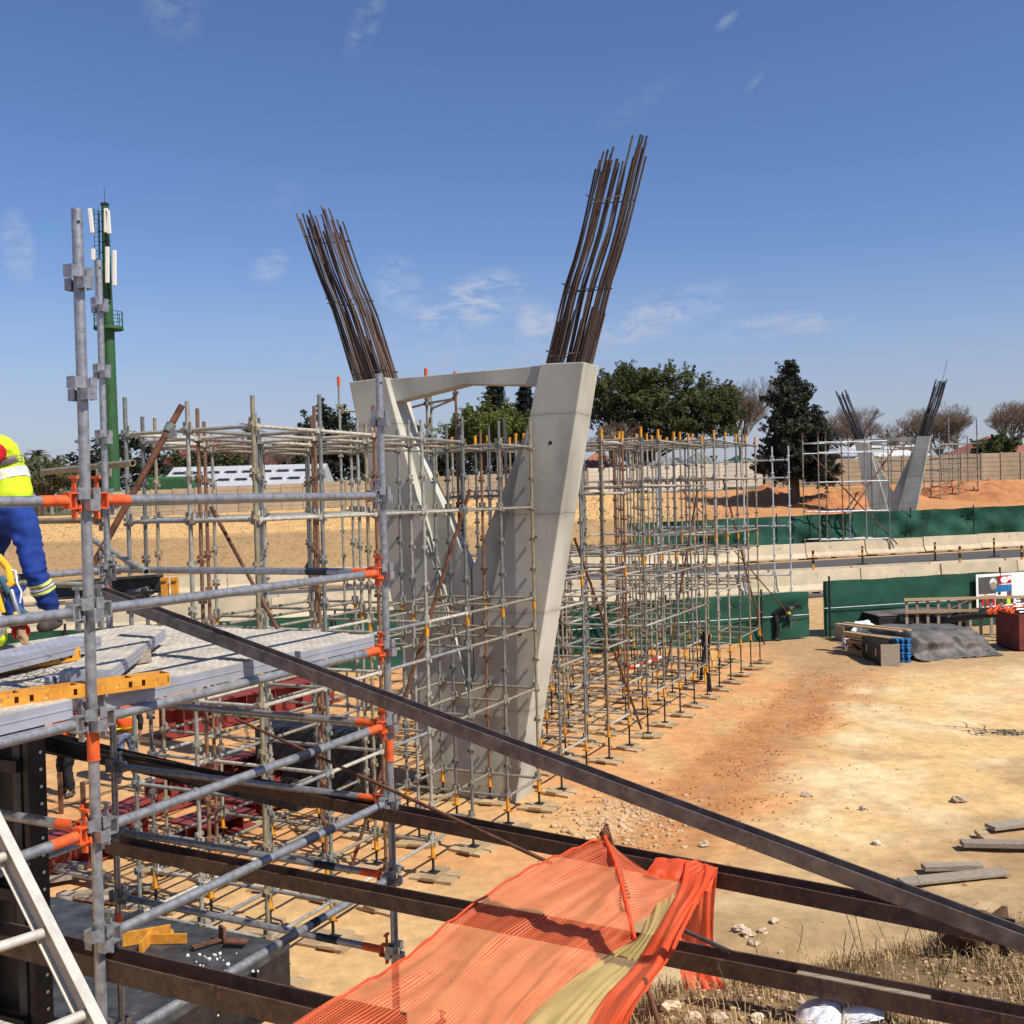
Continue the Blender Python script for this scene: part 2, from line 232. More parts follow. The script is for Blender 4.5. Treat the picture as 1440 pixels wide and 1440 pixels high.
def net_mat(name, c1, c2, lines, thr, base_alpha):
    # knitted mesh: fine ribs along U, holes between them; holes are really open
    m = bpy.data.materials.new(name); m.use_nodes = True; nt = m.node_tree; nt.nodes.clear()
    out = N(nt, 'ShaderNodeOutputMaterial'); bs = N(nt, 'ShaderNodeBsdfPrincipled'); bs.inputs['Roughness'].default_value = .6
    uv = N(nt, 'ShaderNodeUVMap'); sp = N(nt, 'ShaderNodeSeparateXYZ'); L(nt, uv.outputs[0], sp.inputs[0])
    nz = N(nt, 'ShaderNodeTexNoise'); nz.inputs['Scale'].default_value = 3.2; nz.inputs['Detail'].default_value = 5; L(nt, uv.outputs[0], nz.inputs['Vector'])
    r = N(nt, 'ShaderNodeValToRGB'); r.color_ramp.elements[0].color = c2; r.color_ramp.elements[1].color = c1; r.color_ramp.elements[0].position = .35; r.color_ramp.elements[1].position = .65; L(nt, nz.outputs['Fac'], r.inputs[0]); L(nt, r.outputs[0], bs.inputs['Base Color'])
    def tri(sock, k):
        a = N(nt, 'ShaderNodeMath', operation='MULTIPLY'); L(nt, sock, a.inputs[0]); a.inputs[1].default_value = k
        b = N(nt, 'ShaderNodeMath', operation='PINGPONG'); L(nt, a.outputs[0], b.inputs[0]); b.inputs[1].default_value = .5; return b.outputs[0]
    v1 = tri(sp.outputs['Y'], lines)
    hole = N(nt, 'ShaderNodeMath', operation='GREATER_THAN'); L(nt, v1, hole.inputs[0]); hole.inputs[1].default_value = thr
    u1 = tri(sp.outputs['X'], lines * 1.6)
    h2 = N(nt, 'ShaderNodeMath', operation='GREATER_THAN'); L(nt, u1, h2.inputs[0]); h2.inputs[1].default_value = .12
    hh = N(nt, 'ShaderNodeMath', operation='MULTIPLY'); L(nt, hole.outputs[0], hh.inputs[0]); L(nt, h2.outputs[0], hh.inputs[1])
    al = N(nt, 'ShaderNodeMath', operation='MULTIPLY'); L(nt, hh.outputs[0], al.inputs[0]); al.inputs[1].default_value = 1 - base_alpha
    tr = N(nt, 'ShaderNodeBsdfTransparent'); tl = N(nt, 'ShaderNodeBsdfTranslucent'); L(nt, r.outputs[0], tl.inputs[0])
    m1 = N(nt, 'ShaderNodeMixShader'); m1.inputs[0].default_value = .35; L(nt, bs.outputs[0], m1.inputs[1]); L(nt, tl.outputs[0], m1.inputs[2])
    m2 = N(nt, 'ShaderNodeMixShader'); L(nt, al.outputs[0], m2.inputs[0]); L(nt, m1.outputs[0], m2.inputs[1]); L(nt, tr.outputs[0], m2.inputs[2]); L(nt, m2.outputs[0], out.inputs[0])
    return m
MT['net_orange'] = net_mat('orange_knitted_net', (.90, .20, .075, 1), (.68, .12, .04, 1), 55, .25, .12)
MT['net_band'] = net_mat('doubled_orange_net', (.92, .13, .035, 1), (.8, .09, .02, 1), 60, .42, .45)
MT['net_yellow'] = net_mat('yellow_knitted_net', (.60, .47, .17, 1), (.50, .38, .13, 1), 55, .26, .12)
def shade_net(name, c):
    m = MT['green_net']; return m

# ------------------------------------------------------------------ mesh helpers
class MB:
    def __init__(s): s.v = []; s.f = []; s.smooth = []; s.uv = None
    def add(s, vs, fs, sm=False):
        o = len(s.v); s.v += [tuple(v) for v in vs]; s.f += [tuple(i + o for i in f) for f in fs]; s.smooth += [sm] * len(fs); return s
    def box(s, c, d, M=None, taper=1):
        x, y, z = d[0] / 2, d[1] / 2, d[2] / 2
        vs = [V((sx * x * (taper if sz > 0 else 1), sy * y * (taper if sz > 0 else 1), sz * z)) for sz in (-1, 1) for sy in (-1, 1) for sx in (-1, 1)]
        if M is not None: vs = [M @ v for v in vs]
        vs = [v + V(c) for v in vs]
        return s.add(vs, [(0, 2, 3, 1), (4, 5, 7, 6), (0, 1, 5, 4), (2, 6, 7, 3), (0, 4, 6, 2), (1, 3, 7, 5)])
    def tube(s, p0, p1, r, n=8, r1=None, caps=True, hollow=False):
        p0, p1 = V(p0), V(p1); d = (p1 - p0); L_ = d.length
        if L_ < 1e-6: return s
        d /= L_; u = d.cross(V((0, 0, 1)) if abs(d.z) < .95 else V((1, 0, 0))).normalized(); w_ = d.cross(u); r1 = r if r1 is None else r1
        vs = []
        for p, rr in ((p0, r), (p1, r1)):
            for i in range(n): a = 2 * PI * i / n; vs.append(p + (u * math.cos(a) + w_ * math.sin(a)) * rr)
        s.add(vs, [(i, i + n, (i + 1) % n + n, (i + 1) % n) for i in range(n)], True)
        if caps:
            if hollow:
                for p, dr, rr in ((p0, 1, r), (p1, -1, r1)):
                    ri = rr * .82; vs = []
                    for q_, k in ((p, rr), (p, ri), (p + d * dr * r * 3, ri)):
                        for i in range(n): a = 2 * PI * i / n; vs.append(q_ + (u * math.cos(a) + w_ * math.sin(a)) * k)
                    fs = [(i, (i + 1) % n, (i + 1) % n + n, i + n) for i in range(n)] + [(i + n, (i + 1) % n + n, (i + 1) % n + 2 * n, i + 2 * n) for i in range(n)] + [tuple(range(2 * n, 3 * n))]
                    s.add(vs, fs)
            else: s.add(vs[:n], [tuple(range(n))]); s.add(vs[n:], [tuple(range(n))[::-1]])
        return s
    def path(s, pts, r, n=6, rs=None, closed_ends=True):
        pts = [V(p) for p in pts]; rings = []; u = None
        for i, p in enumerate(pts):
            d = (pts[min(i + 1, len(pts) - 1)] - pts[max(i - 1, 0)]).normalized()
            if u is None: u = d.cross(V((0, 0, 1)) if abs(d.z) < .95 else V((1, 0, 0))).normalized()
            u = (u - d * u.dot(d)).normalized(); w_ = d.cross(u); rr = rs[i] if rs else r
            rings.append([p + (u * math.cos(2 * PI * k / n) + w_ * math.sin(2 * PI * k / n)) * rr for k in range(n)])
        vs = [v for r_ in rings for v in r_]; fs = []
        for j in range(len(pts) - 1):
            for i in range(n): fs.append((j * n + i, (j + 1) * n + i, (j + 1) * n + (i + 1) % n, j * n + (i + 1) % n))
        s.add(vs, fs, True)
        if closed_ends: s.add(rings[0], [tuple(range(n))]); s.add(rings[-1], [tuple(range(n))[::-1]])
        return s
    def prism(s, prof, y0, y1, M=None):          # profile in x,z swept along y
        n = len(prof); vs = [V((x, y0, z)) for x, z in prof] + [V((x, y1, z)) for x, z in prof]
        if M is not None: vs = [M @ v for v in vs]
        return s.add(vs, [tuple(range(n))[::-1], tuple(range(n, 2 * n))] + [(i, (i + 1) % n, (i + 1) % n + n, i + n) for i in range(n)])
    def sweep(s, prof, p0, p1, up=V((0, 0, 1))):     # profile (side, up) swept between two points
        p0, p1 = V(p0), V(p1); d = (p1 - p0).normalized(); sd_ = d.cross(up).normalized(); u = sd_.cross(d); n = len(prof)
        vs = [p + sd_ * a + u * b for p in (p0, p1) for a, b in prof]
        return s.add(vs, [tuple(range(n)), tuple(range(n, 2 * n))[::-1]] + [(i, i + n, (i + 1) % n + n, (i + 1) % n) for i in range(n)])
    def blob(s, c, r, n=10, m=7, seed=0, amp=.25, flat=1.0):
        c = V(c); r = V(r) if hasattr(r, '__len__') else V((r, r, r)); vs = []; fs = []
        for j in range(m + 1):
            th = PI * j / m
            for i in range(n):
                ph = 2 * PI * i / n; d = V((math.sin(th) * math.cos(ph), math.sin(th) * math.sin(ph), math.cos(th)))
                k = 1 + amp * noise.noise(d * 1.7 + V((seed, seed * .7, 0))) * 1.6
                vs.append(c + V((d.x * r.x, d.y * r.y, d.z * r.z)) * k)
        for j in range(m):
            for i in range(n): fs.append((j * n + i, (j + 1) * n + i, (j + 1) * n + (i + 1) % n, j * n + (i + 1) % n))
        return s.add(vs, fs)
    def mesh(s, name, *mats):
        me = bpy.data.meshes.new(name); me.from_pydata(s.v, [], s.f); me.polygons.foreach_set('use_smooth', s.smooth)
        for m in mats: me.materials.append(MT[m] if isinstance(m, str) else m)
        me.update(); return me
    def build(s, name, m, parent=None, world=True):
        o = bpy.data.objects.new(name, s.mesh(name, m)); C.objects.link(o)
        if parent is not None:
            o.parent = parent
            if world: o.matrix_parent_inverse = root_inv(parent)
        return o
def root_inv(p): return p.matrix_basis.inverted() if p.parent is None else Matrix.Identity(4)
def sub(s_, name, m, parent):                  # sub-part given in world coordinates: parent's own matrix is identity in world
    o = bpy.data.objects.new(name, s_.mesh(name, m)); C.objects.link(o); o.parent = parent; return o
def tag(o, label=None, cat=None, group=None, kind=None):
    if label: o['label'] = label
    if cat: o['category'] = cat
    if group: o['group'] = group
    if kind: o['kind'] = kind
    return o
def empty(name, loc, label, cat, group=None, rz=0):
    o = bpy.data.objects.new(name, None); C.objects.link(o); o.location = loc; o.rotation_euler = (0, 0, rz); o.empty_display_size = .2
    return tag(o, label, cat, group)
def inst(me, name, parent, M):                 # part placed by a matrix in the parent's local frame
    o = bpy.data.objects.new(name, me); C.objects.link(o); o.parent = parent; o.matrix_basis = M; return o
ORD = ['first', 'second', 'third', 'fourth', 'fifth', 'sixth', 'seventh', 'eighth', 'ninth', 'tenth', 'eleventh', 'twelfth', 'thirteenth', 'fourteenth', 'fifteenth', 'sixteenth', 'seventeenth', 'eighteenth', 'nineteenth', 'twentieth']
def sm(a, b, x):
    t = max(0, min(1, (x - a) / (b - a))) if a != b else float(x > a); return t * t * (3 - 2 * t)
def lerp(a, b, t): return a + (b - a) * t
#@@PART2
# ------------------------------------------------------------------ ground
def dprime(X, Y):
    Yr = min(59.5 + .305 * X, 76)
    if Y >= 82: return Y
    return Y - .305 * X if Y < Yr and X < 54 else 59.5 + max(0, Y - Yr) / (82 - Yr) * 22.5
PROF = [(-99, 0), (34.6, 0), (38.6, .85), (57.0, 1.0), (59.5, 1.15), (62, 2.0), (66, 3.35), (76, 4.4), (82, 5.1), (120, 5.3), (3000, 6)]
def ground_z(X, Y):
    d = dprime(X, Y); z = 0
    for (a, za), (b, zb) in zip(PROF, PROF[1:]):
        if d <= b: z = lerp(za, zb, (d - a) / (b - a)); break
    else: z = 6
    z += .012 * max(-60, min(60, X)) * sm(48, 60, d)
    # bank the photographer stands on, bottom right
    q = Y - .42 * max(0, X - 1.2); k = sm(9.4, 4.7, q) if q > 4.7 else 1
    k = sm(0, 1, 1 - (q - 4.6) / 4.9)
    z = max(z, 0) + 2.72 * k * sm(-1.4, .9, X + .10 * (6 - Y))
    if Y < 34 and X > -14: z += .10 * max(0, noise.noise(V((X * .35, Y * .35, 3)))) * sm(0, 2, (X + 8.19 - .4867 * Y))
    return z
def ground_bump(X, Y):
    a = .022 * noise.noise(V((X * 1.7, Y * 1.7, 0))) + .012 * noise.noise(V((X * 5, Y * 5, 1)))
    d = dprime(X, Y)
    if d > 58: a += .10 * noise.noise(V((X * .9, Y * .9, 2))) * sm(58, 62, d) + .08 * noise.noise(V((X * 2.1, Y * 2.1, 2))) * sm(58, 62, d) * sm(83, 78, Y)
    if 34.6 < d < 58: a *= .25
    q = Y - .42 * max(0, X - 1.2)
    if q < 10: a += (.07 * noise.noise(V((X * 2.3, Y * 2.3, 4))) + .03 * noise.noise(V((X * 7, Y * 7, 4)))) * sm(10, 8, q) * sm(-1, 1, X)
    return a
def mixc(a, b, t): return tuple(lerp(x, y, t) for x, y in zip(a, b))
def n01(X, Y, s, z=0, o=3):
    v = 0; k = 1; t = 0
    for i in range(o): v += k * noise.noise(V((X * s, Y * s, z + i * 7))); t += k; k *= .55; s *= 2.1
    return max(0, min(1, .5 + .75 * v / t))
C_ORANGE = (.60, .315, .135); C_RED = (.41, .19, .078); C_PALE = (.65, .455, .215); C_BRIGHT = (.75, .59, .35); C_BROWN = (.37, .24, .125); C_GREY = (.29, .20, .12)
C_FIELD = (.34, .215, .105); C_STRAW = (.66, .47, .19); C_TAN = (.57, .39, .19)
RUTS = [(22, 20, 15.5), (20, 33, 14.2), (-6, 26, 13.0)]
def soil(X, Y):
    d = dprime(X, Y)
    if d > 58:                                              # embankment: mown brown slope, straw strip above it, bare red soil to the right
        n = n01(X, Y, .25, 1); n2 = n01(X, Y, 1.3, 5)
        c = mixc(mixc(C_FIELD, (.46, .31, .16), n2), (.26, .165, .08), .45 * n)
        t = sm(66.5, 69, d + 2.0 * (n01(X, Y, .12, 8) - .5)); c = mixc(c, mixc(C_STRAW, (.60, .34, .16), n01(X, Y, .5, 9)), t)
        r = sm(9, 15, X + 3 * (n - .5) + 2 * sm(70, 62, Y)) * sm(60, 63, d)
        c = mixc(c, mixc((.58, .27, .11), (.40, .20, .10), n2), r * .9)
        g = sm(82.5, 85, Y); return mixc(c, (.12, .12, .06), g)
    if d > 34.2:
        c = mixc(C_TAN, C_BROWN, n01(X, Y, .6, 2)); return c
    q = (X + 8.19 - .4867 * Y) * .9                          # metres to the right of the front row of standards
    n = n01(X, Y, .45, 0); n2 = n01(X, Y, 1.6, 3); n3 = n01(X, Y, .18, 6)
    c = mixc(C_ORANGE, C_TAN, sm(.35, .65, n) * .6)
    left = sm(15.5, 12.5, Y + .5 * (n - .5) - .1 * X)         # nearest strip is paler and sandier
    c = mixc(c, C_TAN, left * .85)
    w0 = 1.3 + 1.0 * (n3 - .5); fr = sm(13.5, 16.5, Y)
    band = sm(w0, w0 + .5, q) * sm(w0 + 2.4, w0 + 1.3, q + 1.2 * (n2 - .5)) * fr
    c = mixc(c, mixc(C_RED, C_ORANGE, n2 * .6), band)
    pale = sm(w0 + 1.6, w0 + 3.0, q + 1.6 * (n - .5))
    cp = mixc(C_PALE, C_BRIGHT, sm(.4, .7, n) * .8); cp = mixc(cp, C_ORANGE, .35 * sm(.55, .8, n3))
    c = mixc(c, cp, pale)
    for cx, cy, R in (RUTS if q > .5 and Y > 9 else ()):                                   # faint wheel tracks
        dd = math.hypot(X - cx, Y - cy) - R
        for o in (-.85, .85):
            k = math.exp(-((dd - o + .12 * (n2 - .5)) / .17) ** 2) * sm(.35, .6, n01(X, Y, .5, 40)); c = mixc(c, (.40, .26, .14), .42 * k * sm(.5, 2.5, q))
    c = tuple(v * (1 + .22 * (n01(X, Y, 3.2, 50) - .5) + .25 * (n01(X, Y, .9, 55) - .5)) for v in c)
    # trampled grey-brown earth at the right and in front of the stacked materials
    e = sm(15.5, 12.2, Y + 3.2 * (n - .5) + 2.0 * (n2 - .5) - .30 * max(0, X - 3)); c = mixc(c, mixc(C_BROWN, C_GREY, n2), e * .80 * sm(.2, 2.4, X - .0 * Y))
    e2 = sm(.46, .62, n01(X, Y, .30, 12)) * sm(4.5, 7.5, X) * sm(24, 18, Y); c = mixc(c, C_BROWN, e2 * .75)
    e3 = sm(27, 30.5, Y - .25 * (X - 9) + 2 * (n - .5)) * sm(7, 9, X); c = mixc(c, mixc((.45, .31, .17), C_BROWN, n2), e3 * .9)
    qq = Y - .42 * max(0, X - 1.2); e4 = sm(10.5, 8, qq) * sm(-1, .6, X); c = mixc(c, mixc((.36, .25, .13), (.20, .14, .075), sm(.35, .65, n2)), e4 * .95)
    return c
def axis(segs):
    r = []
    for a, b, s in segs:
        k = max(1, round((b - a) / s)); r += [a + (b - a) * i / k for i in range(k)]
    return r + [segs[-1][1]]
xs = axis([(-2500, -300, 220), (-300, -60, 12), (-60, -14, .9), (-14, 16, .13), (16, 60, .7), (60, 300, 12), (300, 2500, 220)])
ys = axis([(-40, 2, 2.5), (2, 20, .10), (20, 36, .2), (36, 90, .55), (90, 130, 4), (130, 600, 40), (600, 4000, 340)])
vs = []; cols = []
for y in ys:
    for x in xs:
        vs.append((x, y, ground_z(x, y) + ground_bump(x, y))); cols.append(soil(x, y) + (1,))
nx = len(xs); fs = [(j * nx + i, j * nx + i + 1, (j + 1) * nx + i + 1, (j + 1) * nx + i) for j in range(len(ys) - 1) for i in range(nx - 1)]
me = bpy.data.meshes.new('ground'); me.from_pydata(vs, [], fs); me.polygons.foreach_set('use_smooth', [True] * len(fs))
ca = me.color_attributes.new('soil', 'FLOAT_COLOR', 'POINT'); ca.data.foreach_set('color', [k for c in cols for k in c])
MT['ground'] = mat('sandy_ground', (1.08, 1.06, 1.04, 1), (.78, .76, .74, 1), rough=.97, scale=4.5, detail=14, attr='soil', bump=.035, bscale=9, lo=.33, hi=.66, spec=.1, spots=((.40, .27, .15, 1), 16, .665))
me.materials.append(MT['ground']); go = bpy.data.objects.new('ground', me); C.objects.link(go); tag(go, kind='structure')

# road: a sheet just above the ground between the barrier rows
RU = V((.956, .292, 0)).normalized()
def road_pt(D0, X): return V((X, D0 + .305 * X, 0))
m = MB(); XS = [-60 + 4 * i for i in range(31)]
for D0, D1 in ((36.6 + 2.2, 40.0), (41.6, 55.2)):
    vv = []
    for X in XS:
        for D in (D0, (D0 + D1) / 2, D1):
            p = road_pt(D, X); vv.append((p.x, p.y, ground_z(p.x, p.y) + .035))
    m.add(vv, [(i * 3 + k, i * 3 + k + 3, i * 3 + k + 4, i * 3 + k + 1) for i in range(len(XS) - 1) for k in (0, 1)])
tag(m.build('road', 'asphalt'), kind='structure')

# ------------------------------------------------------------------ concrete barriers
def barrier_mesh(Lg):
    m = MB(); prof = [(-.30, .06), (-.30, .14), (-.17, .36), (-.10, .92), (.10, .92), (.17, .36), (.30, .14), (.30, .06)]
    h = Lg / 2 - .02; n = len(prof)
    ysn = [-h, -h * .62, -h * .5, -h * .05, h * .05, h * .5, h * .62, h]      # notches at the foot for lifting
    low = [0, 0, .10, 0, 0, .10, 0, 0]
    vs = []
    for y in (-h, h): vs += [(x, y, z) for x, z in prof]
    m.add(vs, [tuple(range(n)), tuple(range(n, 2 * n))[::-1]] + [(i, i + n, (i + 1) % n + n, (i + 1) % n) for i in range(n)])
    for c in (-h * .62, 0, h * .62): m.box((0, c + h * .19 * (1 if c <= 0 else -.6), .03), (.56, h * .42, .06))
    return m.mesh('road_barrier', 'barrier')
BM = barrier_mesh(4.0)
m = MB(); m.box((-.16, 1.98, .60), (.06, .62, .07)); m.box((-.18, 1.72, .53), (.05, .07, .2)); m.box((-.18, 2.24, .53), (.05, .07, .2)); CPM = m.mesh('connector_plate', 'dark_post')
m = MB()
for c in (-.9, .75): m.box((-.312, c, .10), (.03, .30, .12))
LSM = m.mesh('lifting_slot', 'dark_post')
def barrier_row(D0, x0, x1, rowname, grp):
    ang = math.atan2(RU.y, RU.x) - PI / 2; X = x1; i = 0; pts = []
    while X > x0: pts.append(X); X -= 4.03 * RU.x
    for i, X in enumerate(pts):
        p = road_pt(D0, X); z = ground_z(p.x, p.y)
        o = bpy.data.objects.new('road_barrier', None); C.objects.link(o); o.location = (p.x + ru(-.03, .03), p.y + ru(-.03, .03), z + .03); o.rotation_euler = (0, 0, ang + ru(-.006, .006))
        tag(o, 'concrete road barrier in the %s, %s from its right end' % (rowname, ORD[i] if i < 20 else 'farther'), 'road barrier', grp)
        inst(BM, 'barrier_body', o, Matrix()); inst(CPM, 'connector_plate', o, Matrix()); inst(LSM, 'lifting_slot', o, Matrix())
barrier_row(56.4, -32, 38, 'far row', 'barriers on the far side of the road')
barrier_row(41.6, -24, 28, 'middle row', 'barriers on the median, far row')
barrier_row(40.4, -24, 28, 'near row by the site fence', 'barriers on the median, near row')
# marker posts on the carriageway
def marker(px_, py, D, h, lab, mm='dark_post'):
    p = at(px_, py, D); z = ground_z(p.x, p.y); e = empty('marker_post', (p.x, p.y, z), lab, 'marker post', 'black marker posts along the road')
    a = MB(); a.box((p.x, p.y, z + h / 2 + .06), (.09, .06, h)); a.build('post', mm, e)
    a = MB(); a.box((p.x, p.y, z + .065), (.5, .3, .07)); a.build('base', 'dark_post', e)
    a = MB(); a.box((p.x - .002, p.y - .035, z + h * .62), (.086, .012, h * .16)); a.box((p.x - .002, p.y - .035, z + h * .9), (.086, .012, h * .10)); a.build('stripe', 'yellow_paint', e)
marker(1213, 790, 57.5, 1.0, 'black marker post on the road, left of the three by the far barriers')
marker(1315, 782, 58.5, 1.05, 'black marker post on the road, middle of the three by the far barriers')
marker(1398, 770, 60.5, 1.05, 'black and yellow marker post leaning near the far barriers at the right edge')
marker(1144, 812, 41.0 / (1 - .305 * .283) - .5, 1.7, 'tall dark marker post between barrier rows above the left end of the green fence')
marker(1350, 790, 41.0 / (1 - .305 * .42) - .5, 1.6, 'tall dark marker post between barrier rows above the fence bay by the banner')
marker(1437, 788, 41.0 / (1 - .305 * .478) - .5, 1.5, 'dark marker post between barrier rows at the right edge of the photo')

# ------------------------------------------------------------------ green netted fences
def netting(path_fn, n, h0, h1, seed, wr=.12, sag=.06):
    m = MB(); vs = []; R = 9
    for i in range(n + 1):
        for j in range(R + 1):
            p, z = path_fn(i / n); t = j / R
            hh = lerp(h0, h1 + sag * noise.noise(V((i * .23, seed, 0))), t)
            off = wr * noise.noise(V((i * .31, t * 2.2, seed))) + wr * .5 * noise.noise(V((i * .8 + t * 2, t * 4, seed + 5)))
            vs.append(V((p.x, p.y + off, z + hh)))
    return m.add(vs, [(i * (R + 1) + j, (i + 1) * (R + 1) + j, (i + 1) * (R + 1) + j + 1, i * (R + 1) + j + 1) for i in range(n) for j in range(R)], True)
def fence_run(name, lab, D0, X0, X1, h, step, seed, wr, foot=.05, zoff=0, rope=True):
    c = road_pt(D0, (X0 + X1) / 2); e = empty(name, (c.x, c.y, ground_z(c.x, c.y)), lab, 'site fence')
    def pf(t):
        X = lerp(X0, X1, t); p = road_pt(D0, X); return p, ground_z(p.x, p.y) + zoff
    netting(pf, int((X1 - X0) * 3.2), foot, h, seed, wr).build('netting', 'green_net', e)
    X = X0 + .2
    while X < X1:
        p = road_pt(D0 - .12, X); z = ground_z(p.x, p.y); a = MB(); a.tube((p.x, p.y, z), (p.x, p.y, z + h + .18 + zoff), .035, 6); a.build('fence_post', 'dark_post', e); X += step
    a = MB(); pts = []
    for i in range(40): p, z = pf(i / 39); pts.append((p.x, p.y - .10, z + h * .52))
    if rope: a.path(pts, .014, 4); a.build('tie_rope', 'tube_white', e)
    return e
fence_run('site_fence', 'green netted site fence behind the stacked materials at the right', 33.8, 10.75, 26, 1.95, 6.9, 3, .05)
fence_run('site_fence', 'torn sagging green netting behind the tall scaffold rows', 33.8, -2, 10.2, 1.62, 3.4, 8, .22)
fence_run('site_fence', 'green netting across the road edge seen through the left scaffold', 33.8, -20, -2.2, 1.75, 3.6, 12, .18)
fence_run('site_fence', 'dark green netting on the far side of the road in front of the second pier', 58.7, 6.5, 42, 2.35, 4.5, 21, .42, .0, 0, False)
# ------------------------------------------------------------------ bridge piers
def solid_prism(prof, s0, s1):
    m = MB(); n = len(prof); vs = [G(q, s0, z) for q, z in prof] + [G(q, s1, z) for q, z in prof]
    m.add(vs, [tuple(range(n)), tuple(range(n, 2 * n))[::-1]] + [(i, i + n, (i + 1) % n + n, (i + 1) % n) for i in range(n)]); return m
def local_prism(prof, y0, y1):
    m = MB(); n = len(prof); vs = [(x, y0, z) for x, z in prof] + [(x, y1, z) for x, z in prof]
    return m.add(vs, [tuple(range(n)), tuple(range(n, 2 * n))[::-1]] + [(i, i + n, (i + 1) % n + n, (i + 1) % n) for i in range(n)])
def bevel(o, w=.015):
    b = o.modifiers.new('bevel', 'BEVEL'); b.width = w; b.segments = 2; b.limit_method = 'ANGLE'
def pier(loc, lab, sc_, rebars, rb_mat, tail=False, seed=1):
    RR = random.Random(seed)
    e = empty('bridge_pier', loc, lab, 'bridge pier', None, -AZ); e.scale = (sc_, sc_, sc_)
    T = 7.27; jz = 1.7
    for sg in (1, -1):
        prof = [(0, -.25), (sg * .78, -.25), (sg * .83, 0), (sg * 2.27, T), (sg * 1.50, T + .03), (0, jz)]
        if sg < 0: prof = prof[::-1]
        o = local_prism(prof, 0, .66).build('leg', 'concrete', e, world=False); bevel(o)
        a = MB()
        for z in (1.25, 2.85, 4.45, 6.0):
            for f_ in (.35,):
                q = sg * lerp(.42, 1.9, max(0, (z - 0) / T)); a.tube((q, -.004, z), (q, .02, z), .033, 10)
        a.build('tie_hole', 'concrete_dark', o, world=False)
        g = MB()                                              # pour joint lines
        for z in (2.3, 4.55, 5.9):
            q0 = sg * lerp(.83, 2.27, z / T); q1 = sg * lerp(0, 1.5, (z - jz) / (T - jz))
        wp = [(0, 1.4), (sg * .02, 3.92), (sg * 1.40, 6.85), (sg * 1.62, 6.85), (sg * .3, 1.4)]
        if sg < 0: wp = wp[::-1]
        wb = local_prism(wp, .21, .45).build('web', 'concrete', e, world=False); bevel(wb, .008)
    bp = [(-1.56, T + .01), (1.50, T + .02), (1.45, 6.96), (.02, 7.08), (-1.48, 6.86)]
    o = local_prism(bp[::-1], .14, .46).build('tie_beam', 'concrete', e, world=False); bevel(o, .01)
    foot = MB(); foot.box((0, .33, -.2), (2.3, 1.4, .3)); foot.build('footing', 'concrete', e, world=False)
    # reinforcement standing out of the legs, splayed as in the lean of each leg
    for sg in (1, -1):
        npos = []
        for k in range(rebars):
            t = k / rebars
            side = int(t * 4); u = t * 4 - side
            if side == 0: x, y = lerp(1.58, 2.18, u), .07
            elif side == 1: x, y = 2.18, lerp(.07, .59, u)
            elif side == 2: x, y = lerp(2.18, 1.58, u), .59
            else: x, y = 1.58, lerp(.59, .07, u)
            npos.append((x + RR.uniform(-.012, .012), y + RR.uniform(-.012, .012)))
        lean = .315 if sg > 0 else .37
        for k, (x, y) in enumerate(npos):
            stub = (k % 3 == 2)
            top = T + (RR.uniform(.7, .9) if stub else (3.40 if sg > 0 else 3.12) + RR.uniform(-.35, .15))
            pts = []; h = top - T
            kz = RR.uniform(1.5, 1.9); kk = RR.uniform(.0, .05)
            sq = RR.uniform(.80, .97); nseg = 3 if stub else 9
            for i in range(nseg + 1):
                z = T - .15 + (h + .15) * i / nseg; u = (z - T)
                xx = x + lean * u + (.0 if stub else .05 * (sm(kz - .4, kz + .3, u)) - .04 * sm(0, 1.4, u) - kk * sm(2, 3.4, u))
                yy = .33 + (y - .33) * (1 - (1 - sq) * sm(0, 3, u)) + .02 * math.sin(u * 1.3 + k)
                pts.append((sg * xx, yy, z))
            a = MB(); a.path(pts, .0165 if rebars > 30 else .034, 6); a.build('rebar', rb_mat, e, world=False)
        for z, r_ in ((T + .12, 1.0), (T + 1.15 if sg > 0 else T + 1.45, 1.02), (T + 2.55 if sg > 0 else T + 2.65, .98)):
            u = z - T; cx = sg * (1.88 + lean * u); hw = .31 * r_; hd = .27 * r_
            c = [(cx - hw, .33 - hd), (cx + hw, .33 - hd), (cx + hw, .33 + hd), (cx - hw, .33 + hd), (cx - hw - .03, .33 - hd)]
            a = MB(); a.path([(x, y, z + RR.uniform(-.04, .04) + .03 * i) for i, (x, y) in enumerate(c)], .010, 5); a.build('tie_bar', rb_mat, e, world=False)
    if tail:
        a = MB(); a.path([(2.7, .3, T + 2.4), (3.05, .3, T + 3.6), (3.3, .3, T + 4.6)], .014, 5); a.build('rebar', rb_mat, e, world=False)
    return e
pier(G(-1.32, 7.02, 0), 'near V-shaped concrete pier with two leaning legs and rusty rebar tufts', 1.0, 48, 'rebar', seed=4)
pb = at(1262, 700, 69.5); pier((pb.x - .3, 69.5, .85), 'small far V-shaped concrete pier beyond the road with grey rebar', 1.04, 30, 'rebar_grey', tail=True, seed=9)

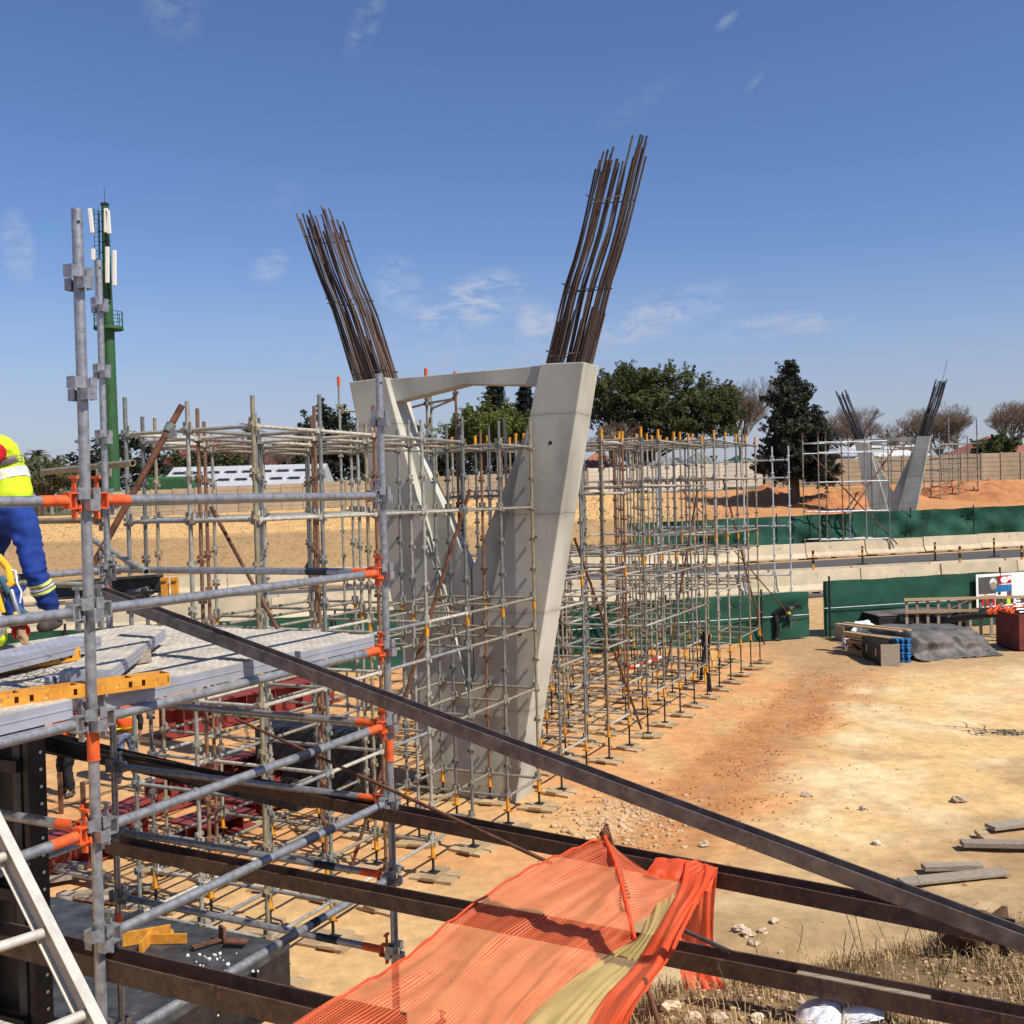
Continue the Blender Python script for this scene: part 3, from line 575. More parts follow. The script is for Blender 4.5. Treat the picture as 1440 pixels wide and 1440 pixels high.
# ------------------------------------------------------------------ scaffolding
N_ = .495; RT = .0242
def node_ring(m, z, r=RT, sz=1.0, detail=True):
    for k in range(4):
        a = k * PI / 2; zz = z + (.028 if k % 2 else -.028); M = Matrix.Rotation(a, 3, 'Z')
        if detail:
            m.box(M @ V((r + .017, 0, zz)), (.034, .056, .052), M, .9); m.box(M @ V((r + .036, 0, zz + .004)), (.006, .062, .060), M, .92)
        else: m.box(M @ V((r + .015, 0, zz)), (.034, .036, .042), M)
SM = {}
def std_mesh(L0, L1, nodes, key, detail=False, m_='tube'):
    k = ('s', key)
    if k not in SM:
        m = MB(); m.tube((0, 0, L0), (0, 0, L1), RT, 12 if detail else 8, hollow=detail)
        for z in nodes: node_ring(m, z, detail=detail)
        if detail: m.tube((0, 0, nodes[-1] + .2), (0, 0, nodes[-1] + .22), RT + .001, 12)
        SM[k] = m.mesh('standard', m_)
    return SM[k]
def led_mesh(Lg, m_='tube', n=7):          # along local +Y from node to node
    k = ('l', round(Lg, 3), m_)
    if k not in SM:
        m = MB(); m.tube((0, .05, 0), (0, Lg - .05, 0), RT * .92, n)
        for y in (.045, Lg - .045): m.box((0, y, 0), (.05, .06, .056)); m.box((0, y, .03), (.012, .028, .13))
        SM[k] = m.mesh('ledger', m_)
    return SM[k]
def jack_mesh(h):
    k = ('j', round(h, 2))
    if k not in SM:
        m = MB(); m.tube((0, 0, .075), (0, 0, h), .018, 6); m.box((0, 0, .075), (.15, .15, .012))
        c = MB(); c.tube((0, 0, h - .20), (0, 0, h + .02), .031, 8); c.box((0, 0, h - .20), (.15, .022, .022)); c.box((0, 0, h - .17), (.02, .02, .07))
        SM[k] = (m.mesh('base_jack', 'dark_post'), c.mesh('jack_collar', 'yellow_paint'))
    return SM[k]
m = MB(); m.tube((0, 0, 0), (0, 0, .2), .031, 8); SPM = m.mesh('spigot_collar', 'yellow_paint')
m = MB(); m.tube((0, 0, -.04), (0, 0, .17), .031, 8); m.box((0, 0, .17), (.05, .05, .02)); UHM = m.mesh('head_jack', 'yellow_paint')
BA, BB = 1.154, .91
def T3(x, y, z, rz=0, rx=0): return Matrix.Translation((x, y, z)) @ Matrix.Rotation(rz, 4, 'Z') @ Matrix.Rotation(rx, 4, 'X')
def campx(q, s, z):
    p = G(q, s, z) - CAM; return 720 + FPX * p.dot(Rv) / p.dot(Fv), 720 - FPX * p.dot(Uv) / p.dot(Fv)
boards = []
def block(label, ks, rows, s0, off, levels, top_extra=.32, skip=lambda k, r: False, heads=False, trim=None, lm='tube', q0=0, k_b=None, seed=0):
    """a tower of standards on the works grid: ks along a, rows back along b"""
    e = empty('scaffold_tower', G(q0, s0 + ks[0] * BA, 0), label, 'scaffold', None, -AZ)
    RR = random.Random(seed); org = V((q0, s0 + ks[0] * BA, 0)); items = []
    posts = [(k, r) for k in ks for r in rows if not skip(k, r)]; ps = set(posts)
    for k, r in posts:
        q, s = q0 - r * BB, s0 + k * BA; top = 12
        if trim: top = trim(k, r)
        nodes = [N_ * i + off for i in range(1, top + 1)]
        ext = top_extra + RR.choice([-.06, 0, 0, .05, .1]) * (0 if heads else 1)
        x, y = q - org.x, s - org.y
        me_ = std_mesh(nodes[0] - .04, nodes[-1] + ext, nodes, (off, top, round(ext, 2), lm), m_=lm)
        inst(me_, 'standard', e, T3(x, y, 0, rx=RR.uniform(-.004, .004)))
        jm, cm = jack_mesh(nodes[0] - .02); j = inst(jm, 'base_jack', e, T3(x, y, 0)); inst(cm, 'jack_collar', j, Matrix())
        if top >= 7: inst(SPM, 'spigot_collar', e, T3(x, y, N_ * 6.62 + off))
        if heads: inst(UHM, 'head_jack', e, T3(x, y, nodes[-1] + ext - .03))
        boards.append((q, s, k, r, label))
        for lv in levels:
            if lv > top: continue
            if (k + 1, r) in ps and (not trim or trim(k + 1, r) >= lv): items.append((BA, x, y, N_ * lv + off, 0, q, s))
            if (k, r + 1) in ps and (not trim or trim(k, r + 1) >= lv) and (k_b is None or lv in k_b): items.append((BB, x, y, N_ * lv + off, PI / 2, q, s))
    items = [it for it in items if RR.random() > .03]
    items.sort(key=lambda it: (G(it[5], it[6], it[3]) - CAM).length)
    mb = None
    for i, it in enumerate(items):
        Mx = T3(it[1], it[2], it[3], it[4])
        if i < 100: inst(led_mesh(it[0], 'ledger_bright' if lm == 'tube' else lm), 'ledger', e, Mx)
        else:
            if mb is None: mb = MB()
            d = Mx.to_3x3() @ V((0, 1, 0)); p = Mx.translation
            mb.tube(p + d * .05, p + d * (it[0] - .05), RT * .92, 6)
            for t in (.045, it[0] - .045): mb.box(p + d * t, (.07, .07, .06)); mb.box(p + d * t + V((0, 0, .03)), (.03, .03, .14))
    if mb: tag(mb.build('ledger', 'tube_far', e, world=False), 'remaining ledgers of the tower', kind='stuff')
    return e
LV = [1, 4, 6, 7, 10, 12]
b1 = block('wide scaffold tower of grey standards in front of the near pier, left of it', list(range(7)), [0, 1, 2, 3, 4], 0, 0, LV, seed=3,
      skip=lambda k, r: (k == 6 and r in (3, 4)) or (r == 4 and k < 2) or (r == 3 and k == 0))
block('short scaffold bays right behind the near pier, with a rust-coloured front standard', [0, 1], [0, 1, 2, 3], 7.86, .21, [1, 4, 6, 7, 10], seed=6, trim=lambda k, r: (7 if k == 0 and r == 0 else 10 if r == 0 else 12))
block('yellow-topped scaffold tower just right of the near pier', [0, 1], [0, 1, 2, 3, 4, 5], 7.86 + 2 * BA, .21, LV, heads=True, top_extra=.10, seed=7)
block('tall yellow-topped scaffold tower in the middle of the row', [0, 1, 2, 3, 4], [0, 1, 2, 3, 4, 5], 7.86 + 4 * BA, .36, LV, heads=True, top_extra=.10, seed=8)
block('tallest yellow-topped scaffold tower at the far end of the row', [0, 1, 2, 3, 4], [0, 1, 2, 3, 4], 7.86 + 9 * BA, .56, LV, heads=True, top_extra=.10, seed=9)
# standards rising behind the tie beam
def free_tower(name_label, posts, ledgers, zb, spc, ztop, mm='tube', heads=None, r=RT, sm_=None):
    p0 = posts[0]; e = empty('scaffold_tower', (p0[0], p0[1], zb), name_label, 'scaffold')
    for i, p in enumerate(posts):
        zt = ztop[i] if hasattr(ztop, '__len__') else ztop
        a = MB(); a.tube((p[0], p[1], zb), (p[0], p[1], zt), r, 8)
        z = zb + spc
        while z < zt - .1: 
            n_ = MB()
            for k in range(4): an = k * PI / 2 - AZ; a.box((p[0] + math.cos(an) * (r + .014), p[1] + math.sin(an) * (r + .014), z), (.04, .04, .045))
            z += spc
        a.build('standard', sm_ or mm, e)
        if heads:
            a = MB(); a.tube((p[0], p[1], zt - .02), (p[0], p[1], zt + heads[1]), .034 * r / RT, 8)
            if heads[0] == 'rusty': a.box((p[0], p[1], zt + heads[1]), (.2, .16, .03))
            a.build('head_jack', heads[0], e)
    for i, j, z in ledgers:
        a = MB(); A, B = posts[i], posts[j]; a.tube((A[0], A[1], z), (B[0], B[1], z), r * .92, 7)
        d = (V((B[0], B[1], 0)) - V((A[0], A[1], 0))).normalized()
        for q in (V((A[0], A[1], z)) + d * .06, V((B[0], B[1], z)) - d * .06): a.box(q, (.07, .07, .07)); a.box(q + V((0, 0, .03)), (.025, .025, .14))
        a.build('ledger', mm, e)
    return e
def xy(x, y, D): p = at(x, y, D); return (p.x, p.y)
P = [xy(478, 600, 21.2), xy(601, 600, 20.0), xy(642, 600, 19.2), xy(560, 600, 21.6), xy(607, 600, 21.2)]
free_tower('tall orange-topped standards rising behind the tie beam of the near pier', P, [(0, 3, 6.93), (1, 2, 6.93), (3, 1, 6.93), (4, 2, 6.93), (0, 3, 4.95), (1, 2, 4.95), (1, 2, 3.46), (0, 3, 3.46)], .1, N_, [7.45, 7.42, 7.25, 7.4, 7.2], heads=('orange_paint', .16))
# galvanised tower at the road edge, behind the net
e1 = V((math.cos(AZ), -math.sin(AZ), 0)); B0 = at(1110, 700, 42)
P = [(B0.x - e1.x * t, B0.y - e1.y * t) for t in (0, .64, 1.8, 3.0, 4.2, 5.4)]
free_tower('bright galvanised scaffold standing at the road edge behind the green netting', P, [(i + 1, i, z) for i in range(5) for z in (6.36, 5.66, 3.76, 1.8, 1.1)], .62, .655, 6.9, mm='tube_white', r=.03)
# tower in front of the second pier; whiter ledgers paint in the sun on them
B0 = at(1250, 690, 63); ax = V((math.cos(.05), math.sin(.05), 0)); ay = V((-.35, .93, 0)) * 1.5; P = []
for r_ in range(2):
    for i in range(4): P.append((B0.x - ax.x * 1.4 * i + ay.x * r_, B0.y - ax.y * 1.4 * i + ay.y * r_))
free_tower('galvanised scaffold, its ledgers whitened for sunlight, in front of the small far pier', P, [(i + 1 + 4 * r_, i + 4 * r_, z) for r_ in (0, 1) for i in range(3) for z in (7.95, 7.35, 5.6, 3.85, 2.2)] + [(i, i + 4, z) for i in range(4) for z in (7.95, 5.6)], 1.05, .62, 8.25, mm='tube_white', heads=('rusty', .32), r=.036, sm_='tube')
# dark tower right of the far pier
B0 = at(1322, 690, 76); P = [(B0.x + 1.35 * i, B0.y + 1.6 * j) for j in range(2) for i in range(3)]
free_tower('brown scaffold standing right of the small far pier', P, [(i + 3 * j, i + 1 + 3 * j, z) for j in (0, 1) for i in (0, 1) for z in (8.2, 7.2, 6.3, 5.2, 4.4)] + [(i, i + 3, z) for i in range(3) for z in (7.2, 5.2)], 3.4, .5, [9.0, 8.6, 9.9, 8.7, 10.2, 8.8], mm='tube', r=.036)
B0 = at(1225, 690, 78); P = [(B0.x + 1.5 * i, B0.y + 1.6 * j) for j in range(2) for i in range(5)]
free_tower('dark scaffold seen between the legs of the small far pier', P, [(i + 5 * j, i + 1 + 5 * j, z) for j in (0, 1) for i in range(4) for z in (8.0, 7.2, 6.4, 5.6, 4.9)], 3.6, .5, 8.4, mm='tube', r=.034)

# ---- timber sole boards under the jacks
m = MB(); m.box((0, 0, .018), (.62, .22, .036)); m.box((.02, .24, .018), (.60, .20, .036)); SB1 = m.mesh('sole_board', 'timber')
m = MB(); m.box((0, 0, .054), (.22, .5, .034)); SB2 = m.mesh('upper_board', 'timber')
cnt = {}
front = sorted([b for b in boards if b[3] == 0], key=lambda b: b[1])
for (q, s, k, r, lb) in boards:
    p = G(q, s); e = empty('sole_boards', (p.x, p.y, ground_z(p.x, p.y) + .004), '', 'timber boards', 'crossed timber boards under the scaffold jacks', -AZ + ru(-.25, .25))
    if r == 0:
        i = [b[:2] for b in front].index((q, s))
        e['label'] = 'crossed timber boards under a front-row jack, %s from the nearest end of the row' % (ORD[i] if i < 20 else 'last')
    else: e['label'] = 'crossed timber boards under the jacks inside the scaffold, row %s behind the front one' % ORD[r - 1]
    inst(SB1, 'lower_board', e, T3(ru(-.05, .05), -.11 + ru(-.04, .04), 0)); inst(SB2, 'upper_board', e, T3(ru(-.05, .05), 0, 0, ru(-.15, .15)))

# ---- loose rusty tubes clamped across the towers (each can be lifted away)
def brace(x0, y0, D0, x1, y1, D1, lab, r=.0245, m_='rusty', name='brace_tube', clamps=(), ground=False):
    p0, p1 = at(x0, y0, D0), at(x1, y1, D1)
    if ground: p1 = atz(x1, y1, .03)
    e = empty(name, p1, lab, 'steel tube'); a = MB(); a.tube(p0, p1, r, 10, hollow=True); t_ = a.build('tube', m_, e)
    for t in clamps:
        c = p0.lerp(p1, t); d = (p1 - p0).normalized(); a = MB(); a.tube(c - d * .035, c + d * .035, r * 1.5, 8); a.box(c + V((0, 0, -.05)), (.1, .06, .06)); a.build('swivel_clamp', 'tube', e)
brace(256, 570, 8.75, 128, 800, 8.4, 'thick brown tube leaning across the far left standards, its top end open', .027, clamps=(.14,))
brace(187, 651, 7.9, 60, 664, 8.9, 'short grey-brown tube with an open end beside the tall left standards', .026, 'tube', clamps=(.3,))
brace(206, 804, 7.7, 118, 752, 8.9, 'short dusty tube with an open end above the raised deck', .024, 'tube', clamps=(.6,))
brace(296, 712, 12.4, 400, 902, 12.4, 'brown brace tube slanting down behind the second left standard', .022)
brace(661, 688, 15.2, 492, 1226, 13.9, 'long reddish brown brace tube leaning in front of the left leg of the near pier', .026, clamps=(.05, .42), ground=True)
brace(808, 757, 20.8, 902, 1025, 20.5, 'long reddish brace tube slanting down right of the near pier', .026, clamps=(.3, .9), ground=True)
brace(981, 690, 26.5, 934, 960, 26.5, 'thin reddish brace tube leaning left among the yellow-topped standards', .026, clamps=(.3,))
brace(1017, 675, 30.5, 1075, 906, 30.5, 'brown brace tube slanting down to the right at the far end of the row', .026, clamps=(.2,), ground=True)
brace(958, 688, 33, 1122, 878, 35.5, 'thin dark brace tube slanting behind the far end of the row', .02)
brace(1010, 705, 36.5, 990, 800, 36.5, 'short dark brace tube behind the yellow-topped standards', .022)
brace(1270, 612, 75, 1200, 715, 64.5, 'dark brace tube crossing in front of the small far pier', .05, clamps=())
brace(1142, 640, 64, 1262, 765, 63, 'dark brace tube falling to the right on the far galvanised tower', .04)
brace(884, 941, 25.5, 932, 923, 25.9, 'red and white banded pole lying low in the scaffold row', .03, 'red_cloth')
p0, p1 = at(884, 941, 25.5), at(932, 923, 25.9); a = MB()
for t in (.2, .55, .85): a.tube(p0.lerp(p1, t), p0.lerp(p1, t + .1), .032, 8)
o = a.build('white_band', 'white'); o.parent = [x for x in C.objects if x.get('label', '').startswith('red and white banded')][0]; o.matrix_parent_inverse = o.parent.matrix_basis.inverted()
brace(332, 1011, 8.2, 775, 1214, 5.6, 'thin rusty reinforcing bar running down in front of the scaffold bays', .011, 'rusty')
brace(955, 1305, 4.9, 1026, 1338, 4.7, 'ribbed reinforcing bar end sticking out from the orange netting', .010, 'rebar_grey')
brace(906, 1375, 4.35, 930, 1450, 4.25, 'dark thin stake holding up the orange netting', .011, 'rusty')
brace(990, 888, 27.4, 1000, 985, 27.4, 'black wrapped tube end standing in the scaffold row', .05, 'dark_cloth')
# ------------------------------------------------------------------ near scaffold with the raised deck
AN = math.radians(27); na = V((math.sin(AN), math.cos(AN), 0)); nb = V((math.cos(AN), -math.sin(AN), 0)); BAY = 2.37
P0 = V((-1.912, 4.79, 0)); P1 = P0 + na * BAY; P2 = P1 - nb * 2.49; P3 = P0 - nb * 2.49; Pm = P0 - na * BAY; P2b = P2 - nb * 1.2 + na * .0
ZN = CZ + .042                                       # height of the node level that carries the upper orange ledger
near = empty('scaffold_tower', (P0.x, P0.y, 0), 'large galvanised scaffold with orange ledger ends in the left foreground, carrying the plank deck', 'scaffold')
def near_std(p, top, base, collars, m_='galv_near', nodes=None):
    a = MB(); a.tube((p.x, p.y, base), (p.x, p.y, top), RT, 20, hollow=True)
    k = math.ceil((base + .2 - ZN) / N_); z = ZN + k * N_
    while z < top - .06: node_ring_near(a, p, z); z += N_
    o = a.build('standard', m_, near)
    for c in collars:
        a = MB(); a.tube((p.x, p.y, c - .13), (p.x, p.y, c), RT + .0032, 20); a.tube((p.x, p.y, c - .138), (p.x, p.y, c - .13), RT + .005, 20); sub(a, 'spigot_sleeve', 'orange_paint', o)
    a = MB()
    for dz in (.06,): a.tube((p.x + RT * .55, p.y - RT * .80, top - dz), (p.x + RT * .62, p.y - RT * .86, top - dz), .0075, 10)
    sub(a, 'pin_hole', 'concrete_dark', o); return o
def node_ring_near(a, p, z):
    for k in range(4):
        M = Matrix.Rotation(-AN + k * PI / 2, 3, 'Z'); zz = z + (.032 if k % 2 else -.02); r = RT
        # a pressed V: two slanting cheeks and a front plate, open at top
        a.box(V((p.x, p.y, zz)) + M @ V((r + .036, 0, 0)), (.005, .052, .052), M, .94)
        for sy in (-1, 1): a.box(V((p.x, p.y, zz)) + M @ V((r + .016, sy * .0255, 0)), (.042, .005, .052), M, 1)
def near_ledger(A, B, z, ends=(0, 0), m_='galv_near', bands=(), r=RT, da=.10, db=.10, zb=None):
    A = V((A.x, A.y, z)); B = V((B.x, B.y, z if zb is None else zb)); d = (B - A).normalized(); sd_ = d.cross(V((0, 0, 1))).normalized()
    a = MB(); L_ = (B - A).length; a.tube(A + d * da, B - d * db, r, 18); o = a.build('ledger', m_, near)
    Md = Matrix((d, sd_, V((0, 0, 1)))).transposed()
    for P_, dd, orange, off in ((A, d, ends[0], da), (B, -d, ends[1], db)):
        if off > .3: continue
        M_ = Matrix((dd, sd_ if dd == d else -sd_, V((0, 0, 1)))).transposed()
        a = MB()
        # fork-shaped end: top and bottom jaws joined behind the wedge
        a.box(P_ + M_ @ V((.074, 0, .034)), (.062, .05, .007), M_); a.box(P_ + M_ @ V((.074, 0, -.034)), (.062, .05, .007), M_); a.box(P_ + M_ @ V((.104, 0, 0)), (.010, .05, .068), M_)
        a.box(P_ + M_ @ V((.044, 0, .034)), (.016, .034, .030), M_); a.box(P_ + M_ @ V((.044, 0, -.034)), (.016, .034, .030), M_)
        mm = 'orange_paint' if orange else m_
        sub(a, 'ledger_end', mm, o)
        w_ = MB(); w_.box(P_ + M_ @ V((.062, 0, .012)), (.012, .030, .19), M_, .6); w_.box(P_ + M_ @ V((.062, 0, .105)), (.014, .05, .014), M_); sub(w_, 'wedge', mm, o)
        if orange: s_ = MB(); s_.tube(P_ + dd * .10, P_ + dd * .245, r + .0012, 18); sub(s_, 'painted_end', 'orange_paint', o)
    for t0, t1, mt in bands:
        s_ = MB(); s_.tube(A + (B - A) * t0, A + (B - A) * t1, r + .0018, 18); sub(s_, 'tape_band', mt, o)
    return o
near_std(P0, CZ + 1.345, 0, (CZ - .99, CZ - 3.4)); near_std(P1, CZ + .83, 0, (CZ - 1.54,)); near_std(P2, CZ + 1.87, 0, (CZ - .58, CZ - 3.05)); near_std(P3, CZ + 1.6, 0, ())
near_std(Pm, CZ + 1.2, 1.2, ())
def zl(k): return ZN + N_ * k
# lines along the bay (from P0 to P1)
near_ledger(P0, P1, zl(0), (1, 0)); near_ledger(P0, P1, zl(-1), (0, 1)); near_ledger(P0, P1, zl(-2), (0, 1))
near_ledger(P0, P1, zl(-3), (0, 1), bands=((.60, .645, 'black_tape'), (.66, .685, 'black_tape'))); near_ledger(P0, P1, zl(-4), (0, 0), bands=((.62, .67, 'black_tape'), (.695, .735, 'black_tape')))
near_ledger(P0, P1, zl(-5), (0, 0), bands=((.52, .58, 'black_tape'), (.615, .665, 'black_tape')))
for k, e_ in ((0, 1), (-1, 0), (-2, 0), (-3, 1)): near_ledger(P0, Pm, zl(k), (e_, 0))
# lines across the bay
for k, e_ in ((0, 1), (-1, 1), (-3, 1), (-4, 1), (-5, 1), (-6, 1)): near_ledger(P1, P2, zl(k), (e_, 0), bands=((.18, .25, 'black_tape'),) if k in (-1, -5, -6) else ())
near_ledger(P0, P3, zl(-3), (1, 0)); near_ledger(P0, P3, zl(-2), (1, 0)); near_ledger(P0, P3, zl(-6), (0, 0))
for k in (-1, -2, -3, -5): near_ledger(P3, P2, zl(k), (0, 0))
PX = P2 - nb * 1.6
for k in (0, -1): near_ledger(P2, PX, zl(k) - .12, (0, 0), m_='tube')
# ---- raised deck of box-section planks
ZD = zl(-2) + RT + .004
def plank(A, B, wd, th, z, label, grp='galvanised planks of the raised deck', zb=None, mt='plank', ms='plank_side', caps=True, name='scaffold_plank'):
    A = V((A.x, A.y, z)); B = V((B.x, B.y, z if zb is None else zb)); d = (B - A).normalized(); s_ = d.cross(V((0, 0, 1))).normalized(); u = s_.cross(d); M_ = Matrix((s_, d, u)).transposed(); L_ = (B - A).length; c = (A + B) / 2
    e = empty(name, A, label, 'plank', grp)
    a = MB(); a.box(c + u * (th - .003), (wd - .004, L_, .006), M_)
    n = int(L_ / .062); k = max(2, int(wd / .055))
    for i in range(n):
        for j in range(k):
            a.box(c + d * (-L_ / 2 + .035 + i * L_ / n) + s_ * (-wd / 2 + wd * (j + .5) / k) + u * (th + .001), (.016, .03, .004), M_, .6)
    a.build('tread', mt, e)
    a = MB()
    for sx in (-1, 1): a.box(c + s_ * sx * (wd / 2 - .002) + u * (th / 2 - .002), (.004, L_, th - .006), M_); a.box(c + s_ * sx * (wd / 2 - .014) + u * .002, (.026, L_, .004), M_); a.box(c + s_ * sx * (wd / 2 + .001) + u * th * .52, (.004, L_, .006), M_)
    a.build('side_channel', ms, e)
    if caps:
        for sy in (-1, 1): a = MB(); a.box(c + d * sy * (L_ / 2 + .002) + u * (th / 2 - .002), (wd, .004, th), M_); a.build('end_cap', ms, e)
    return e
for i in range(9):
    off = -nb * (.125 + .232 * i)
    lab = 'dusty galvanised deck plank, %s from the front edge of the raised deck' % ORD[i]
    if i == 0:
        plank(P0 + off + na * .09, P1 + off - na * .92, .225, .085, ZD, 'front-edge deck plank whose end stops short under the dark crossing beam'); plank(P1 + off - na * .86, P1 + off - na * .12 + na * .0, .225, .075, ZD - .002, 'short galvanised deck plank at the far right corner of the raised deck')
        plank(P0 + off - na * 1.9, P0 + off - na * .10, .225, .085, ZD, 'front-edge deck plank left of the tall near standard')
    else:
        plank(P0 + off + na * ru(-.06, .02), P1 + off - na * ru(.05, .12), .225, .075, ZD + ru(-.003, .003), lab)
        if i < 7: plank(P0 + off - na * 1.9, P0 + off - na * .10, .225, .075, ZD, 'dusty deck plank left of the tall near standard, %s from the front edge' % ORD[i])
zt = ZD + .078
# loose things lying on the deck
def on(x, y, z=zt): return atz(x, y, z)
A, B = on(120, 950, zt + .07), on(205, 892, zt + .07); plank(V((A.x, A.y, 0)), V((B.x, B.y, 0)), .23, .065, zt + .03, 'loose grey plank lying slantwise on top of the raised deck', 'loose planks on the raised deck', zb=zt + .035)
A, B = on(-60, 950, zt + .05), on(118, 908, zt + .05); plank(V((A.x, A.y, 0)), V((B.x, B.y, 0)), .22, .07, zt + .035, 'loose grey channel plank upside down at the left end of the deck', 'loose planks on the raised deck', mt='plank_side')
def yellow_channel(x0, y0, x1, y1, z, lab, h=.062, wd=.10):
    A, B = on(x0, y0, z), on(x1, y1, z); A.z = B.z = z; d = (B - A).normalized(); s_ = d.cross(V((0, 0, 1))).normalized(); M_ = Matrix((d, s_, V((0, 0, 1)))).transposed(); L_ = (B - A).length; c = (A + B) / 2
    e = empty('slotted_channel', A, lab, 'steel channel', 'yellow slotted channels on the deck')
    n = int(L_ / .062)
    a = MB()
    for sy in (-1, 1):
        f = c + s_ * sy * wd / 2
        a.box(f + V((0, 0, h * .12)), (L_, .004, h * .24), M_); a.box(f + V((0, 0, h * .86)), (L_, .004, h * .28), M_)
        for i in range(n): a.box(f + d * (-L_ / 2 + (i + .5) * L_ / n) + V((0, 0, h * .48)), (L_ / n * .72, .004, h * .52), M_)
    a.build('slotted_flange', 'slot_yellow', e)
    a = MB(); a.box(c + V((0, 0, .003)), (L_, wd - .004, .005), M_)
    for i in range(0, n, 4): a.box(c + d * (-L_ / 2 + (i + 1.3) * L_ / n) + V((0, 0, h - .003)), (L_ / n * 2.1, wd - .006, .004), M_)
    a.box(c + d * L_ / 2 + V((0, 0, h / 2)), (.004, wd, h), M_); a.build('web', 'slot_yellow', e)
yellow_channel(-70, 1004, 232, 962, zt + .002, 'long yellow slotted channel lying near the front edge of the deck', .060, .10)
yellow_channel(-60, 957, 104, 927, zt + .002, 'yellow slotted channel lying behind, half under the loose planks', .07, .10)
def offcut(x0, y0, x1, y1, z, wd, h, lab, m_='timber_grey', name='timber_offcut', cat='timber'):
    A, B = on(x0, y0, z), on(x1, y1, z); A.z = B.z = z; e = MB(); prof = [(-wd / 2, 0), (wd / 2, 0), (wd / 2 * .9, h), (-wd / 2 * .8, h * .9)]; e.sweep(prof, A, B); o = e.build(name, m_); o.modifiers.new('b', 'BEVEL').width = .004; return tag(o, lab, cat)
offcut(158, 938, 206, 930, zt + .004, .10, .07, 'weathered timber offcut lying beside the slanted loose plank')
offcut(66, 965, 128, 957, zt + .005, .09, .05, 'grey steel bracket lying between the plank and the yellow channel', 'plank_side', 'steel_bracket', 'bracket')
# wire tangle on the deck
a = MB(); rr = random.Random(5)
for i in range(16):
    x, y = rr.uniform(-10, 75), rr.uniform(905, 962); pts = [on(x + 16 * k + rr.uniform(-8, 8), y + rr.uniform(-9, 9), zt + .02 + .05 * rr.random()) for k in range(5)]; a.path(pts, .0014, 4)
tag(a.build('tie_wire', 'dark_post'), 'loose tangle of thin black tie wire on the left end of the deck', 'wire')

# ---- heavy channel beams running from the scaffold to the bank
def channel(x0, y0, D0, x1, y1, D1, lab, m_='beam', wd=.125, h=.085, th=.010, name='channel_beam', tip=V((0, 0, 1)), grp='rusty channel beams in the foreground', splice=None):
    A, B = at(x0, y0, D0), at(x1, y1, D1); e = empty(name, A, lab, 'steel beam', grp)
    prof = [(-wd / 2, h / 2), (-wd / 2, -h / 2), (wd / 2, -h / 2), (wd / 2, h / 2), (wd / 2 - th, h / 2), (wd / 2 - th, -h / 2 + th), (-wd / 2 + th, -h / 2 + th), (-wd / 2 + th, h / 2)]
    a = MB(); a.sweep(prof, A, B, tip); o = a.build('channel', m_, e); b = o.modifiers.new('b', 'BEVEL'); b.width = .003; b.segments = 2
    d = (B - A).normalized(); sd_ = d.cross(tip).normalized(); u = sd_.cross(d)
    if splice:
        for t0, t1 in splice:
            a = MB(); a.sweep([(-wd / 2 + th, -h / 2 + th), (wd / 2 - th, -h / 2 + th), (wd / 2 - th, h * .12), (-wd / 2 + th, h * .12)], A.lerp(B, t0), A.lerp(B, t1), tip); a.build('packing_timber', 'timber_grey', e)
    return e
channel(137, 832, 6.35, 1520, 1352, 3.72, 'long grey channel beam slanting across the whole picture from the deck down to the right', 'beam_grey', .080, .066, th=.006, grp=None)
channel(70, 1050, 9.0, 1425, 1312, 4.75, 'upper dark rusty channel beam that the orange netting is draped over', splice=((.945, .985),))
channel(158, 1187, 7.05, 1520, 1452, 4.2, 'lower rusty channel beam passing under the netting to the bottom right corner', splice=((.80, .9),))
channel(-60, 1303, 5.45, 560, 1452, 4.12, 'lowest rusty channel beam in front of the tall near standard', wd=.13, h=.10)
channel(60, 1040, 8.8, 425, 1128, 7.9, 'short channel beam under the deck, its shade painted in as black', 'black_steel', .12, .12, grp=None)  # black colour paints in the shade on this member

# ---- dark steel form box on the ground with bits on it
zt2 = .55
c0 = V((-2.42, 11.0, 0)); e = empty('form_box', (c0.x - 2, c0.y - 1, 0), 'big dark steel form box lying on the ground below the near scaffold', 'formwork')
def gbox(c, q0, q1, s0, s1, z0, z1, mb):
    vs = [c + GB * q + GA * s + V((0, 0, z)) for z in (z0, z1) for s in (s0, s1) for q in (q0, q1)]
    mb.add(vs, [(0, 2, 3, 1), (4, 5, 7, 6), (0, 1, 5, 4), (2, 6, 7, 3), (0, 4, 6, 2), (1, 3, 7, 5)])
a = MB(); gbox(c0, -4.2, 0, -4.6, 0, .5, .55, a); o = a.build('top_plate', 'form', e)
a = MB(); gbox(c0, -.03, -.005, -4.6, 0, .03, .5, a); gbox(c0, -4.2, -.03, -.03, 0, .03, .5, a); a.build('side_plate', 'black_steel', e)
a = MB(); gbox(c0, -.02, .10, -4.6, 0, 0, .03, a)
for s in (-4.2, -3, -1.8, -.6): gbox(c0, 0, .06, s, s + .015, .03, .5, a)
a.build('stiffener', 'black_steel', e)
a = MB(); gbox(c0, -2.1, -2.02, -4.6, 0, .551, .60, a); a.build('seam_angle', 'black_steel', e)
def thing_on(x, y, z, fn, name, lab, cat, m_):
    p = atz(x, y, z); a = MB(); fn(a, p); return tag(a.build(name, m_), lab, cat)
thing_on(240, 1330, .56, lambda a, p: (a.box(p + V((-.25, 0, .05)), (.03, .35, .12)), a.box(p + V((-.05, .06, .05)), (.4, .02, .1))), 'yellow_bracket', 'yellow steel bracket lying on the form box', 'bracket', 'slot_yellow')
